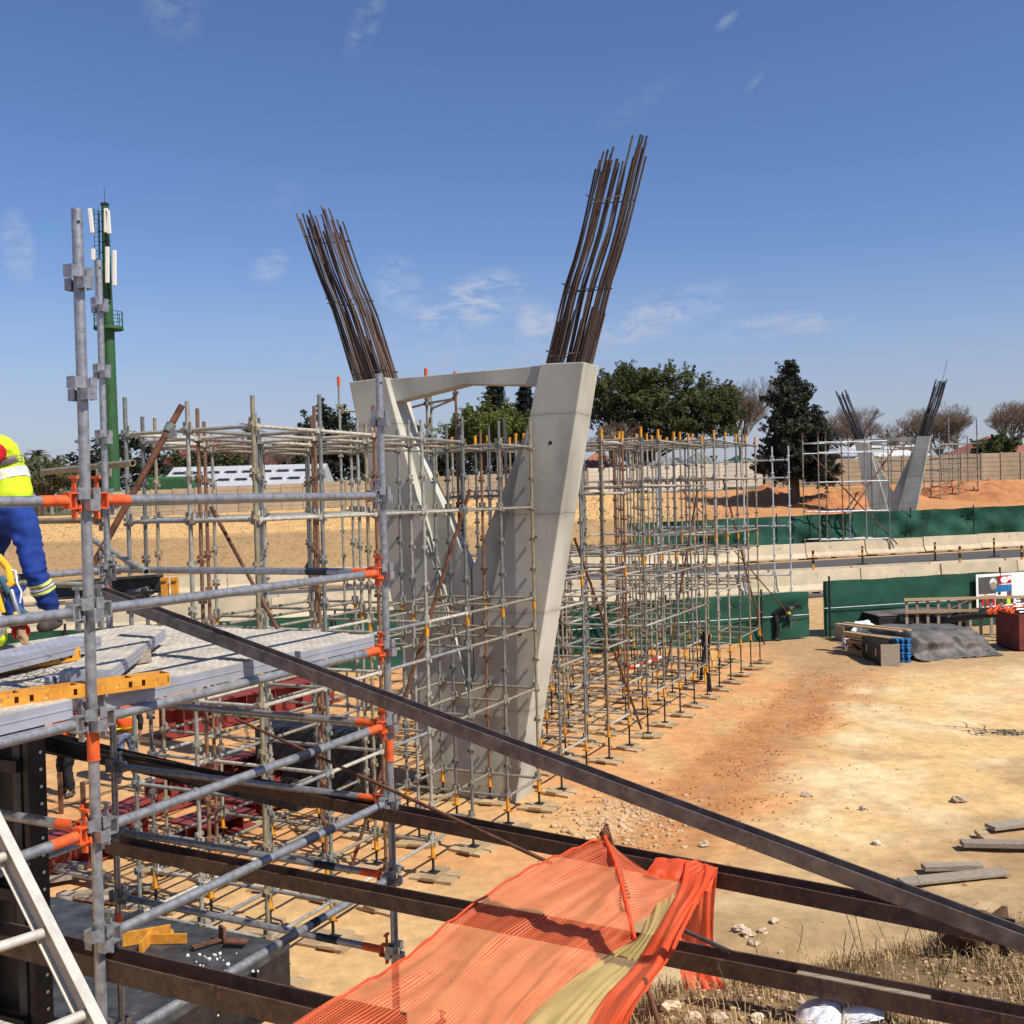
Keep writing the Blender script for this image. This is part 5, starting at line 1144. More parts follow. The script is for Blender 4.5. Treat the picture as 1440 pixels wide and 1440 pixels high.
tree('leafy_tree', 'broad dark green leafy tree right of the near pier', 96, 905, 515, 690, [(880, 560, 52, 42), (940, 558, 62, 42), (995, 572, 46, 42), (850, 585, 30, 34), (930, 590, 80, 30), (1018, 582, 28, 36), (905, 530, 40, 16)], 'leaf_mid', 620, 90, .14, .72, seed=10, thick=.4, trunk_to=.3, shell=.25)
bare_tree('bare_tree', 'leafless scrub under the left side of the broad leafy tree', 90, 862, 690, 588, .7, 14, levels=5); bare_tree('bare_tree', 'leafless thicket stems under the broad leafy tree', 92, 890, 690, 592, .7, 15, levels=5)
bare_tree('bare_tree', 'pale leafless tree between the broad tree and the dark broadleaf tree', 100, 1046, 692, 534, .52, 16, levels=7, dens=3)
tree('broadleaf_tree', 'dense dark broadleaf tree standing in front of the wall', 74, 1118, 512, 700, [(1110, 535, 14, 20), (1130, 548, 12, 16), (1112, 566, 30, 26), (1116, 605, 42, 34), (1150, 615, 20, 34), (1120, 645, 52, 30), (1090, 655, 26, 22), (1150, 665, 24, 18)], 'leaf_magnolia', 380, 110, .13, .56, seed=11, thick=.3, trunk_to=.5, shell=.1)
bare_tree('bare_tree', 'brown leafless tree behind the left leg of the far pier', 135, 1215, 690, 566, .85, 18, levels=7)
bare_tree('bare_tree', 'wide brown leafless tree behind the right leg of the far pier', 135, 1320, 690, 560, .85, 19, levels=7)
bare_tree('bare_tree', 'brown leafless tree at the right edge', 130, 1412, 690, 556, .85, 20, levels=7)
bare_tree('bare_tree', 'brown leafless tree just left of the wide one behind the far pier', 140, 1290, 690, 572, .95, 51, levels=7)
bare_tree('bare_tree', 'brown leafless tree just right of the wide one behind the far pier', 142, 1352, 690, 570, .95, 52, levels=7)
bare_tree('bare_tree', 'brown leafless tree next to the right frame edge', 138, 1440, 690, 560, .95, 53, levels=7)
bare_tree('bare_tree', 'brown leafless tree just right of the dark broadleaf tree', 142, 1188, 690, 576, .95, 54, levels=7)
bare_tree('bare_tree', 'brown leafless tree low between the far trees', 150, 1268, 690, 592, .9, 22, levels=6)
tree('evergreen_tree', 'small round evergreen tree behind the wall near the right edge', 100, 1402, 610, 690, [(1402, 628, 26, 15)], 'leaf_mid', 50, 100, .17, .7, seed=13)
# low far vegetation that closes the horizon
a = MB(); rr = random.Random(77)
for i in range(420):
    x = rr.uniform(-40, 1480); D = rr.uniform(165, 230); c = at(x, 700, D); gz = ground_z(c.x, c.y); h = rr.uniform(2.5, 6.5); leaf_cloud(a, (c.x, c.y, gz + h * .5), (3.6, 3, h * .5), 42, .55, rr)
tag(a.build('far_wood', 'leaf_olive'), 'low band of far trees along the horizon', 'wood', kind='stuff')

# ------------------------------------------------------------------ dry grass, weeds, stones
def tufts(name, lab, cat, n, place, h, w_, m_, blades, kind='stuff'):
    rr = random.Random(hash(name) % 1000 if False else len(name)); a = MB()
    for _ in range(n):
        q = place(rr)
        if q is None: continue
        X, Y = q; z = ground_z(X, Y) + ground_bump(X, Y) - .01
        for k in range(blades):
            an = rr.uniform(0, 2 * PI); l = rr.uniform(.1, .9); hh = h * rr.uniform(.4, 1.2); b = V((X + rr.gauss(0, .03), Y + rr.gauss(0, .03), z)); sd_ = V((-math.sin(an), math.cos(an), 0)) * w_; mid = b + V((math.cos(an) * hh * l * .35, math.sin(an) * hh * l * .35, hh * .6)); tip = b + V((math.cos(an) * hh * l, math.sin(an) * hh * l, hh * (1 - .5 * l)))
            a.add([b - sd_, b + sd_, mid + sd_ * .7, mid - sd_ * .7, tip], [(0, 1, 2, 3), (3, 2, 4)])
    return tag(a.build(name, m_), lab, cat, kind=kind)
def pl_bank(rr):
    X = rr.uniform(-.2, 4.6); Y = rr.uniform(4.2, 7.6)
    if ground_z(X, Y) < .7: return None
    dn = n01(X, Y, .9, 33)
    if rr.random() > sm(.34, .6, dn) * .9 + .10: return None
    return X, Y
tufts('dry_grass', 'dry grass tufts on the bank at the lower right', 'grass', 11000, pl_bank, .11, .0024, 'dry', 8)
tufts('dry_grass_litter', 'dead flattened grass on the bank', 'grass', 7000, pl_bank, .06, .0026, 'dry_dark', 8)
def pl_slope(rr):
    X = rr.uniform(-34, 36); Y = rr.uniform(58, 81); d = dprime(X, Y)
    if d < 59.5 or (X > 12 and rr.random() < .85): return None
    return X, Y
tufts('slope_grass', 'dry grass covering the slope beyond the road', 'grass', 14000, pl_slope, .11, .018, 'dry', 3)
rr = random.Random(61)
for i in range(9):                                # single tall dry weeds
    x, y = [(1112, 1395), (1075, 1400), (1180, 1405), (1225, 1390), (1345, 1345), (1392, 1330), (1030, 1425), (1320, 1400), (1262, 1360)][i]
    d = ray(x, y); D = 4.4
    while D < 12 and (CAM + d * (D / d.y)).z > ground_z(d.x * D / d.y, D): D += .03
    p = CAM + d * (D / d.y); a = MB(); H = rr.uniform(.22, .46)
    for k in range(3):
        ax_, ay_ = rr.gauss(0, .02), rr.gauss(0, .02); pts = [p + V((ax_ * j + rr.gauss(0, .003), ay_ * j, H * j / 5 * (1 - .2 * k))) for j in range(6)]; a.path(pts, .002, 4)
        for j in range(2, 6): a.path([pts[j], pts[j] + V((rr.uniform(-.03, .03), rr.uniform(-.02, .02), .03))], .0012, 3)
    labs = ['tall dry straw stem nearest the bottom centre-right', 'thin dark weed left of the tall straw stem', 'dry weed in the middle of the bank grass', 'dry weed right of the middle of the bank grass', 'dark bushy weed under the end of the slanting beam', 'twiggy weed beside the grey planks', 'dry weed beside the hanging tail of the netting', 'dry weed just above the lower beam at the right', 'short dry weed between the two crossing beams']
    tag(a.build('dry_weed', 'dry' if i in (0, 3) else 'dry_dark'), labs[i], 'weed', 'dry weeds on the bank')
def ground_hit(x, y, D0=4.0):
    d = ray(x, y); D = D0
    while D < 60 and (CAM + d * (D / d.y)).z > ground_z(d.x * D / d.y, D): D += .02
    p = CAM + d * (D / d.y); return V((p.x, p.y, ground_z(p.x, p.y) + ground_bump(p.x, p.y)))
a = MB(); rr = random.Random(19)                    # rubble heap beside the pier and loose pebbles
for i in range(900):
    x, y = rr.gauss(868, 46), rr.gauss(1158, 20)
    if rr.random() < .3: x, y = rr.gauss(900, 50), rr.gauss(1140 + (x - 868) * .15, 12)
    p = atz(x, y, 0); p.z = ground_z(p.x, p.y); r_ = .012 + .05 * rr.random() ** 3; a.blob(p + V((0, 0, .2 * r_)), (r_, r_ * rr.uniform(.6, 1), r_ * rr.uniform(.4, .8)), 6, 4, i, .5)
tag(a.build('rubble', 'pebble'), 'low spread of pale broken stones beside the foot of the near pier', 'rubble', kind='stuff')
a = MB()
for i in range(1300):
    X, Y = rr.uniform(-7, 14), rr.uniform(9.5, 30); z = ground_z(X, Y) + ground_bump(X, Y); a.blob((X, Y, z), rr.uniform(.006, .022) * (1.8 if rr.random() < .07 else 1), 5, 3, i, .4)
for i in range(600):
    q = ground_hit(rr.uniform(880, 1440), rr.uniform(1340, 1440)); a.blob(q, rr.uniform(.004, .016), 5, 3, i, .4)
tag(a.build('pebbles', 'pebble'), 'pebbles scattered over the site', 'pebbles', kind='stuff'); a = MB()
for i in range(2600):                               # clods of the dug red strip
    Y = rr.uniform(14, 32); X = -8.19 + .4867 * Y + rr.gauss(2.9, .8)
    if n01(X, Y, .8, 60) < .52: continue
    z = ground_z(X, Y) + ground_bump(X, Y); a.blob((X, Y, z), rr.uniform(.006, .028), 5, 3, i, .4)
tag(a.build('soil_clods', 'clod'), 'small red clods strewn along the dug strip', 'clods', kind='stuff')
stones = [(1163, 1270, .05), (1040, 1310, .06), (1052, 1316, .055), (1060, 1328, .05), (1073, 1312, .04), (1090, 1298, .045), (1098, 1340, .04), (1128, 1412, .035), (1050, 1350, .045), (945, 1420, .06), (975, 1432, .05), (1300, 1437, .05), (1315, 1441, .045), (1345, 1441, .06), (1236, 1408, .03), (1010, 1438, .05), (1065, 1436, .04), (1195, 1408, .035), (1170, 1405, .03), (1105, 1404, .03), (1235, 1188, .05), (1348, 1128, .06), (1135, 1120, .045), (990, 1190, .05), (1215, 1140, .04)]
for i, (x, y, r_) in enumerate(stones):
    q = ground_hit(x, y); k = q.y / 9 if y < 1335 else .8; a = MB(); a.blob(q + V((0, 0, r_ * .3 * k)), (r_ * k, r_ * .8 * k, r_ * .6 * k), 9, 6, i * 3.1, .45)
    tag(a.build('stone', 'rock'), 'single pale stone lying on the bare earth', 'stone', 'loose pale stones on the earth')
for i, (x, y, r_, lab) in enumerate([(1385, 1325, .16, 'large dark clod of earth under the slanting beam'), (1352, 1318, .11, 'smaller dark clod left of the large one'), (1425, 1332, .12, 'dark clod at the right edge under the beam')]):
    q = ground_hit(x, y + 12); a = MB(); a.blob(q + V((0, 0, r_ * .5)), (r_, r_ * .8, r_ * .7), 18, 12, i * 2.3, .6); tag(a.build('earth_clod', 'rock_dark'), lab, 'clod')
# earth heaps beyond the road
def heap(x, y, D, rx, rz, lab, m_='soil_orange', seed=0, ry=None):
    p = at(x, y, D); gz = ground_z(p.x, p.y); a = MB(); n, k = 36, 10; vs = [(p.x, p.y, gz + rz)]
    for j in range(1, k + 1):
        t = j / k
        for i in range(n):
            an = 2 * PI * i / n; r_ = t * (1 + .22 * noise.noise(V((math.cos(an) * 1.3, math.sin(an) * 1.3, seed)))); X, Y = p.x + math.cos(an) * rx * r_, p.y + math.sin(an) * (ry or rx * .7) * r_
            h = rz * (1 - t) ** .8 * (1 + .5 * noise.noise(V((X * 1.1, Y * 1.1, seed)))) + .25 * rz * noise.noise(V((X * 2.6, Y * 2.6, seed))) * (1 - t); vs.append((X, Y, lerp(gz, ground_z(X, Y), t) + h - .12 * t))
    fs = [(0, 1 + i, 1 + (i + 1) % n) for i in range(n)] + [(1 + (j - 1) * n + i, 1 + j * n + i, 1 + j * n + (i + 1) % n, 1 + (j - 1) * n + (i + 1) % n) for j in range(1, k) for i in range(n)]
    a.add(vs, fs, True); tag(a.build('earth_heap', m_), lab, 'earth heap', 'earth heaps beyond the road' if m_ == 'soil_orange' else None)
heap(1215, 757, 64.6, 1.5, 1.0, 'small orange earth heap in front of the dark far netting', seed=1)
heap(1395, 690, 78, 5.5, .9, 'large orange earth heap before the wall at the right edge', seed=2); heap(1350, 695, 78, 4.0, .9, 'orange earth heap right of the small far pier', seed=3)
heap(1165, 705, 75, 4.0, .8, 'orange earth heap left of the small far pier', seed=4); heap(1085, 700, 78, 3.6, .9, 'low orange earth heap under the dark broadleaf tree', seed=5); heap(1240, 700, 77, 3.5, .8, 'orange earth heap behind the legs of the small far pier', seed=7)
heap(438, 800, 55.5, 1.35, 1.05, 'black heap on the slope seen between the left standards', 'soil_black', 6)
# ------------------------------------------------------------------ stacked materials and the banner at the right
m_bag = lambda p: p
zt_ = 0
def gbx(e, name, m_, x, y, D, dx, dy, dz, rz=0, z0=None, bv=.01):
    p = at(x, y, D); z = ground_z(p.x, p.y) if z0 is None else z0; a = MB(); a.box((0, 0, 0), (dx, dy, dz), Matrix.Rotation(rz, 3, 'Z')); a.v = [(v[0] + p.x, v[1] + p.y, v[2] + z + dz / 2) for v in a.v]; o = a.build(name, m_, e); bevel(o, bv) if bv else None; return o
# tarpaulin covered stack
A = atz(1296, 932, 0); B = atz(1412, 922, 0); d = (B - A).normalized(); nrm = V((-d.y, d.x, 0)); Lg = (B - A).length
prof = [(0, .0), (.25, .05), (.42, .35), (.60, .60), (.9, .76), (1.6, .80), (2.6, .78), (3.0, .4)]
a = MB(); vs = []; n, k = 46, 40
ext = [V((s, z)) if False else (s, z) for s, z in prof]
for i in range(n + 1):
    t = i / n; edge = min(1, min(t, 1 - t) * 9); fall = .35 + .65 * sm(0, 1, edge)
    for j in range(k + 1):
        u = j / k * (len(prof) - 1); q = int(min(u, len(prof) - 2)); s_, z_ = lerp(prof[q][0], prof[q + 1][0], u - q), lerp(prof[q][1], prof[q + 1][1], u - q)
        p = A + d * (Lg * t) + nrm * (s_ + .15 * noise.noise(V((t * 7, u, 1)))); fold = .09 * (abs(noise.noise(V((t * 9 + u * .5, u * .35, 3)))) ** .7) + .05 * abs(noise.noise(V((t * 24 - u, u * .6, 5)))) + .03 * noise.noise(V((t * 5, u * 1.5, 8)))
        vs.append((p.x - nrm.x * fold, p.y - nrm.y * fold * 1.4, .02 + max(0, z_ * fall * (1 - .12 * t) + fold)))
a.add(vs, [(i * (k + 1) + j, (i + 1) * (k + 1) + j, (i + 1) * (k + 1) + j + 1, i * (k + 1) + j + 1) for i in range(n) for j in range(k)], True)
o = a.build('tarpaulin', 'tarp'); s_ = o.modifiers.new('s', 'SOLIDIFY'); s_.thickness = .01; tag(o, 'dusty black tarpaulin draped over a long stack of materials', 'tarpaulin')
a = MB()
for t in (.25, .5, .75): 
    c = A + d * Lg * t + nrm * 1.7; a.box((c.x, c.y, .36), (Lg / 4.2, 1.9, .64), Matrix.Rotation(math.atan2(d.y, d.x), 3, 'Z'))
tag(a.build('covered_stack', 'timber_grey'), 'stack of boards hidden under the black tarpaulin', 'boards', kind=None)
# dark sheet-covered block left of it
c = atz(1262, 892, 0); e = empty('covered_crate', (c.x, c.y, 0), 'low crate under a dusty grey cover behind the blue-ended beams', 'crate')
a = MB(); a.box((c.x + .5, c.y, .38), (3.2, 1.6, .76), Matrix.Rotation(.12, 3, 'Z')); o = a.build('crate_body', 'black_steel', e); bevel(o, .05); a = MB(); a.box((c.x + .5, c.y, .78), (3.25, 1.65, .05), Matrix.Rotation(.12, 3, 'Z')); o = a.build('cover', 'tarp', e); bevel(o, .02)
# formwork timber beams with blue plastic ends
for i in range(9):
    r_, c_ = divmod(i, 3); P_ = atz(1264 + c_ * 7.5, 932, 0); z = .12 + r_ * .24; dr = V((-.42, .9, 0)).normalized(); tip_ = P_ + V((0, 0, z)); L_ = 2.1 + .2 * math.sin(i * 2.2)
    e = empty('formwork_beam', (tip_.x, tip_.y, z), 'timber formwork beam with a blue plastic end, %s column, %s layer of the pile' % (['left', 'middle', 'right'][c_], ['bottom', 'middle', 'top'][r_]), 'formwork beam', 'blue-ended formwork beams')
    pr = [(-.04, -.10), (.04, -.10), (.04, -.06), (.015, -.05), (.015, .05), (.04, .06), (.04, .10), (-.04, .10), (-.04, .06), (-.015, .05), (-.015, -.05), (-.04, -.06)]
    a = MB(); a.sweep([(x * 2.0, y) for x, y in pr], tip_ + dr * .22, tip_ + dr * L_); a.build('timber_web', 'timber', e); a = MB(); a.sweep([(x * 2.1, y * 1.05) for x, y in pr], tip_, tip_ + dr * .22); a.build('plastic_end', 'blue_cap', e)
for i in range(2):
    P_ = atz(1268 + i * 12, 928, 0); dr = V((-.5, .86, 0)).normalized(); p0 = P_ + V((0, 0, .86 + .03 * i)); a = MB(); a.sweep([(-.09, -.02), (.09, -.02), (.09, .02), (-.09, .02)], p0, p0 + dr * 2.5); tag(a.build('board', 'timber'), 'long brown board lying on top of the blue-ended beams, %s of two' % ['left', 'right'][i], 'board')
# dark steel boxes
def formbox(x0, y0, x1, y1, h, w_, lab, m_='form'):
    A, B = atz(x0, y0, 0), atz(x1, y1, 0); d = (B - A).normalized(); nn = V((-d.y, d.x, 0)); M_ = Matrix((d, nn, V((0, 0, 1)))).transposed(); L_ = (B - A).length; c = (A + B) / 2 + nn * w_ / 2; e = empty('steel_form', A, lab, 'formwork')
    a = MB()
    for s in (-1, 1): a.box(c + nn * s * (w_ / 2) + V((0, 0, h / 2)), (L_, .03, h), M_)
    a.build('side_plate', 'black_steel', e); a = MB(); a.box(c + V((0, 0, h * .8)), (L_ - .05, w_ - .05, .04), M_); a.build('top_plate', m_, e); a = MB()
    for s in (-1, 1): b = MB(); b.box(c + d * s * (L_ / 2) + V((0, 0, h / 2)), (.03, w_ + .04, h + .02), M_); b.build('end_plate', 'timber_grey', e)
    for i in range(3): a.box(c - nn * (w_ / 2 + .02) + d * (-L_ / 3 + i * L_ / 3) + V((0, 0, h * .55)), (.03, .03, h * .35), M_)
    a.build('lifting_lug', 'white', e)
formbox(1202, 918, 1240, 937, .62, .5, 'long dark steel form at the front left of the stacked materials'); formbox(1218, 905, 1258, 930, .5, .35, 'dark steel form with white lugs behind the front one'); formbox(1187, 903, 1215, 902, .5, .8, 'small dark steel form at the left end of the stacked materials')
def lump(x, y, r, lab, m_, name, cat, zf=.5, amp=.4, z=0): p = atz(x, y, 0); a = MB(); a.blob(p + V((0, 0, r[2] * zf + z)), r, 16, 10, x * .1, amp); tag(a.build(name, m_), lab, cat)
lump(1216, 912, (.38, .3, .28), 'crumpled white sack on the dark steel forms', 'paper', 'sack', 'sack', 2.2); lump(1194, 915, (.22, .2, .2), 'small white rag left of the dark steel forms', 'paper', 'rag', 'rag', 1.2); lump(1247, 918, (.3, .3, .15), 'grey rag between the steel forms and the blue-ended beams', 'tarp', 'rag', 'rag', 2.5)
# black plastic pipes resting over the stack
for i, (pts, r_) in enumerate([([(1284, 882, 37.6), (1320, 868, 37.2), (1350, 861, 36.6), (1400, 858, 36), (1470, 855, 35)], .11), ([(1296, 885, 37), (1330, 873, 36.4), (1372, 866, 35.6), (1420, 862, 35), (1480, 861, 34)], .12), ([(1280, 880, 38), (1316, 866, 38), (1368, 842, 38.3)], .07)]):
    c_ = [at(*q) for q in pts]; a = MB(); a.path([crl(c_, j / 24) for j in range(25)], r_, 10); tag(a.build('plastic_pipe', 'pipe_black'), ['upper black plastic pipe arching over the stacked materials', 'lower thick black plastic pipe arching over the stacked materials', 'thin black pipe rising towards the banner'][i], 'pipe', 'black pipes over the materials')
# timber pallet crate and steel scraps behind
e = empty('slatted_crate', atz(1392, 902, 0), 'brown slatted crate behind the tarpaulin', 'crate'); c = atz(1388, 895, 0)
for z in (.9, 1.32): a = MB(); a.box((c.x - .7, c.y, z), (4.2, .08, .09)); a.build('rail', 'timber', e)
for i in range(12): a = MB(); a.box((c.x - 2.7 + i * .36, c.y + .05, .68), (.09, .05, 1.3)); a.build('slat', 'timber_grey', e)
# skip with clamps and tubes
A = atz(1434, 917, 0); e = empty('skip_bin', A, 'red-brown steel skip holding orange clamps and silver tubes at the right edge', 'skip'); M_ = Matrix.Rotation(.1, 3, 'Z')
a = MB(); a.box(A + M_ @ V((1.2, .03, .6)), (2.4, .06, 1.1), M_); a.build('front_side', 'skip', e); a = MB(); a.box(A + M_ @ V((.03, .65, .6)), (.06, 1.2, 1.1), M_); a.build('left_side', 'skip', e); a = MB(); a.box(A + M_ @ V((1.2, 1.27, .6)), (2.4, .06, 1.1), M_); a.box(A + M_ @ V((1.2, .65, .3)), (2.3, 1.1, .4), M_); a.build('back_side', 'skip', e)
a = MB(); a.box(A + M_ @ V((.35, -.04, .7)), (.09, .06, 1.1), M_); a.sweep([(-.03, -.03), (.03, -.03), (.03, .03), (-.03, .03)], A + M_ @ V((.4, -.06, .2)), A + M_ @ V((1.5, -.06, 1.2))); a.build('brace_strip', 'red_steel', e)
for i in range(7): p = A + M_ @ V((.1, .15 + i * .16, 1.2 + .07 * (i % 3))); a = MB(); a.tube(p, p + M_ @ V((2.4, .1, .05)), .03, 8); tag(a.build('silver_tube', 'tube_white'), 'silver tube lying across the top of the red-brown skip', 'tube', 'silver tubes in the skip')
rr = random.Random(4)
for i in range(9):
    p = A + M_ @ V((-.75 + i * .17, .3 + .2 * rr.random(), 1.2 + .12 * rr.random())); a = MB(); a.box(p, (.2, .12, .1), Matrix.Rotation(rr.uniform(0, 3), 3, 'Z')); a.tube(p + V((-.1, 0, 0)), p + V((.1, .05, .12)), .04, 6); tag(a.build('orange_clamp', 'orange_paint'), 'orange scaffold clamp heaped on the left end of the skip', 'clamp', 'orange clamps on the skip')
# banner on the fence
A, Bq = at(1372, 833, 38.75), at(1475, 828, 39.9); d = (Bq - A); d.z = 0; L_ = d.length; d.normalize(); nn = V((d.y, -d.x, 0)); M_ = Matrix((d, V((-d.y, d.x, 0)), V((0, 0, 1)))).transposed(); zc = (at(1372, 820, 38.75).z + at(1372, 852, 38.75).z) / 2; zc += .1
e = empty('site_banner', (A.x, A.y, 0), 'white printed site banner on the green fence at the right edge', 'banner'); H = 1.25
def bp(x, z, w_, h, m_, nm='picture', k=1):
    a = MB(); c = A + d * (x + w_ / 2) + nn * (.03 + .004 * k); c.z = zc - H / 2 + z + h / 2; a.box(c, (w_, .003, h), M_); a.build(nm, m_, e)
def bdisc(x, z, r_, m_, k=3, sx=1):
    a = MB(); c = A + d * x + nn * (.03 + .004 * k); c.z = zc - H / 2 + z; vs = [c + d * math.cos(i * PI / 8) * r_ * sx + V((0, 0, math.sin(i * PI / 8) * r_)) for i in range(16)]; a.add(vs + [v - nn * .002 for v in vs], [tuple(range(16)), tuple(range(16, 32))[::-1]]); a.build('picture', m_, e)
bp(0, 0, L_, H, 'white', 'banner_sheet', 0); bp(.1, .52, .98, .62, 'asphalt'); bp(.1, .08, .75, .38, 'red_cloth'); bp(1.0, .86, .62, .30, 'red_cloth'); bp(.88, .40, .76, .42, 'blue_cap'); bp(.88, .08, .76, .32, 'leaf_mid'); bp(.90, .36, .5, .2, 'white', k=2)
bdisc(.78, .92, .17, 'helmet'); bdisc(.78, .80, .14, 'timber_grey', 4, 1.1); bdisc(1.5, .5, .09, 'skin'); bp(1.40, .10, .2, .28, 'hivis', k=2); bdisc(.42, .42, .10, 'slot_yellow', 3, .8); bp(.34, .05, .12, .30, 'mast', k=2); bdisc(1.3, 1.0, .12, 'white', 3, 1.5); bdisc(1.52, 1.06, .08, 'white', 3, 1.2); bdisc(1.2, .3, .1, 'skin'); bdisc(1.05, .52, .07, 'leaf_mid', 4)
for r_ in range(2):
    for i in range(7): bp(1.85 + i * .13, .22 - r_ * .11, .09, .05, 'dark_post', 'text_mark', 1)

# ------------------------------------------------------------------ red steel girders on the ground at the left
def girder(x0, y0, x1, y1, h, w_, lab, fins=6, z0=.03):
    A, B = atz(x0, y0, 0), atz(x1, y1, 0); d = (B - A).normalized(); nn = V((-d.y, d.x, 0)); L_ = (B - A).length; M_ = Matrix((d, nn, V((0, 0, 1)))).transposed(); c = (A + B) / 2; e = empty('red_girder', A, lab, 'steel girder', 'red steel girders on the ground'); Z = V((0, 0, 1))
    a = MB(); a.box(c + Z * (h / 2 + z0), (L_, .03, h - .06), M_); a.build('web', 'red_steel', e)
    for z in (z0 + .015, h + z0 - .015): a = MB(); a.box(c + Z * z, (L_, w_, .03), M_); a.build('flange', 'red_steel', e)
    for i in range(fins): a = MB(); a.box(A + d * (L_ * (i + .5) / fins) + Z * (h / 2 + z0), (.02, w_ - .02, h - .06), M_); a.build('stiffener', 'red_steel', e)
girder(60, 1245, 205, 1172, .55, .45, 'red girder lying nearest, behind the tall near standard', 5); girder(205, 1150, 378, 1096, .55, .30, 'red ribbed girder among the shadows of the left scaffold', 10); girder(225, 1040, 470, 985, .65, .6, 'long red girder lying behind the raised deck', 6)
girder(262, 1185, 335, 1158, .25, .8, 'flat red steel plate girder on the sand inside the scaffold', 2); girder(330, 1150, 372, 1132, .25, .8, 'second flat red steel piece inside the scaffold', 2); girder(375, 990, 430, 965, .9, .5, 'short red steel piece standing behind the long red girder', 3); girder(385, 1135, 425, 1108, .7, .4, 'short dark red box girder beside the left leg of the near pier', 2)
# black machine in the shade beside the pier
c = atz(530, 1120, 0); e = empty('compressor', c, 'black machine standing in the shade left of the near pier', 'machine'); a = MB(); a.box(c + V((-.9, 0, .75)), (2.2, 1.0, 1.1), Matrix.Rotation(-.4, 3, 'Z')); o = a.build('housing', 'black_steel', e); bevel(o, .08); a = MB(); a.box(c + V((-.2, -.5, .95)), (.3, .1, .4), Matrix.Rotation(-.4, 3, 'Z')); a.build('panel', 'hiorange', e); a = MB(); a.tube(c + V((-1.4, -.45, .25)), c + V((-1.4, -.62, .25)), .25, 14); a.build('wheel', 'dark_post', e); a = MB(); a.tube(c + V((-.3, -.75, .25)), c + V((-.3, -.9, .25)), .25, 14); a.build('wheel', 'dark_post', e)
# site clutter near the road: steel waler, yellow brackets, pale bundles beyond the deck
A, B = at(62, 832, 9.6), at(226, 820, 9.4); e = empty('steel_waler', A, 'dark steel waler lying across the far side of the left scaffold', 'steel beam'); a = MB(); a.sweep([(-.06, -.08), (.06, -.08), (.06, -.06), (-.04, -.06), (-.04, .06), (.06, .06), (.06, .08), (-.06, .08)], A, B); a.build('beam', 'form', e)
for i, x in enumerate((232, 246)):
    p = at(x, 828, 9.3); a = MB(); a.box(p, (.055, .05, .20)); a.box(p + V((0, -.03, .08)), (.055, .02, .02)); tag(a.build('yellow_bracket', 'slot_yellow'), '%s of two upright yellow brackets at the end of the dark waler' % ['left', 'right'][i], 'bracket')
rr = random.Random(3)
for i in range(8):
    A = at(158 + rr.uniform(-6, 20), 838 + i * 1.5, 9.6); B = at(208 + rr.uniform(-10, 10), 826 + i * 2.2, 9.4); a = MB(); a.tube(A, B, .022, 8, hollow=True); tag(a.build('loose_tube', 'ledger_bright'), 'pale loose tube in the bundle beside the dark waler', 'tube', 'bundle of pale tubes by the waler')
for i, (x0, y0, x1, y1, w_, t_, lab) in enumerate([(1268, 1247, 1415, 1232, .24, .04, 'long weathered grey plank on the earth at the right'), (1298, 1229, 1380, 1227, .16, .07, 'short dark-edged block of timber behind the long grey plank'), (1352, 1196, 1470, 1198, .20, .07, 'grey board of the broken pallet at the right edge, lower'), (1392, 1172, 1475, 1160, .22, .06, 'grey board of the broken pallet at the right edge, upper'), (1378, 1176, 1400, 1198, .16, .06, 'orange-brown board under the grey pallet boards')]):
    A, B = ground_hit(x0, y0), ground_hit(x1, y1); k = t_ + .02; A.z += k; B.z += k; a = MB(); a.sweep([(-w_ / 2, -t_ / 2), (w_ / 2, -t_ / 2), (w_ / 2, t_ / 2), (-w_ / 2, t_ / 2)], A, B); o = a.build('timber_board', 'timber' if i == 4 else 'timber_grey'); bevel(o, .006); tag(o, lab, 'board')
# white sacks at the bottom edge
def sack(x0, x1, y, lab, s):
    A, B = ground_hit(x0, y), ground_hit(x1, y); c = (A + B) / 2; r = (B - A).length / 2; a = MB(); n = 20; vs = []
    for j in range(n + 1):
        for i in range(n + 1): u, v = i / n * 2 - 1, j / n * 2 - 1; h = .055 * (1 - u ** 4) * (1 - v ** 4) + .012 * noise.noise(V((u * 3, v * 3, s))); vs.append((c.x + u * r + v * .06, c.y + v * .16 - u * .03, c.z + .02 + h + .04 * u))
    a.add(vs, [(j * (n + 1) + i, j * (n + 1) + i + 1, (j + 1) * (n + 1) + i + 1, (j + 1) * (n + 1) + i) for j in range(n) for i in range(n)], True); a.add([v[:2] + (v[2] - .03,) for v in (vs[0], vs[n], vs[-1], vs[-1 - n])], [(0, 1, 2, 3)]); tag(a.build('white_sack', 'paper'), lab, 'sack')
sack(1178, 1242, 1439, 'white sheet-like sack at the bottom edge, right one', 1); sack(1120, 1180, 1446, 'white sack at the bottom edge, left one', 2)
# hanging safety harness in the scaffold row
p = at(992, 893, 28.5); e = empty('safety_harness', p, 'black and yellow safety harness hanging on a standard of the scaffold row', 'harness')
for i, (dx, m_, l) in enumerate(((-.10, 'dark_cloth', 1.2), (0, 'harness', 1.35), (.07, 'dark_cloth', 1.5), (.14, 'harness', .9))):
    a = MB(); a.path([p + V((dx + .04 * math.sin(t * 5 + i), 0, -l * t)) for t in [k / 8 for k in range(9)]], .045 if m_ == 'dark_cloth' else .025, 6); a.build('strap', m_, e)

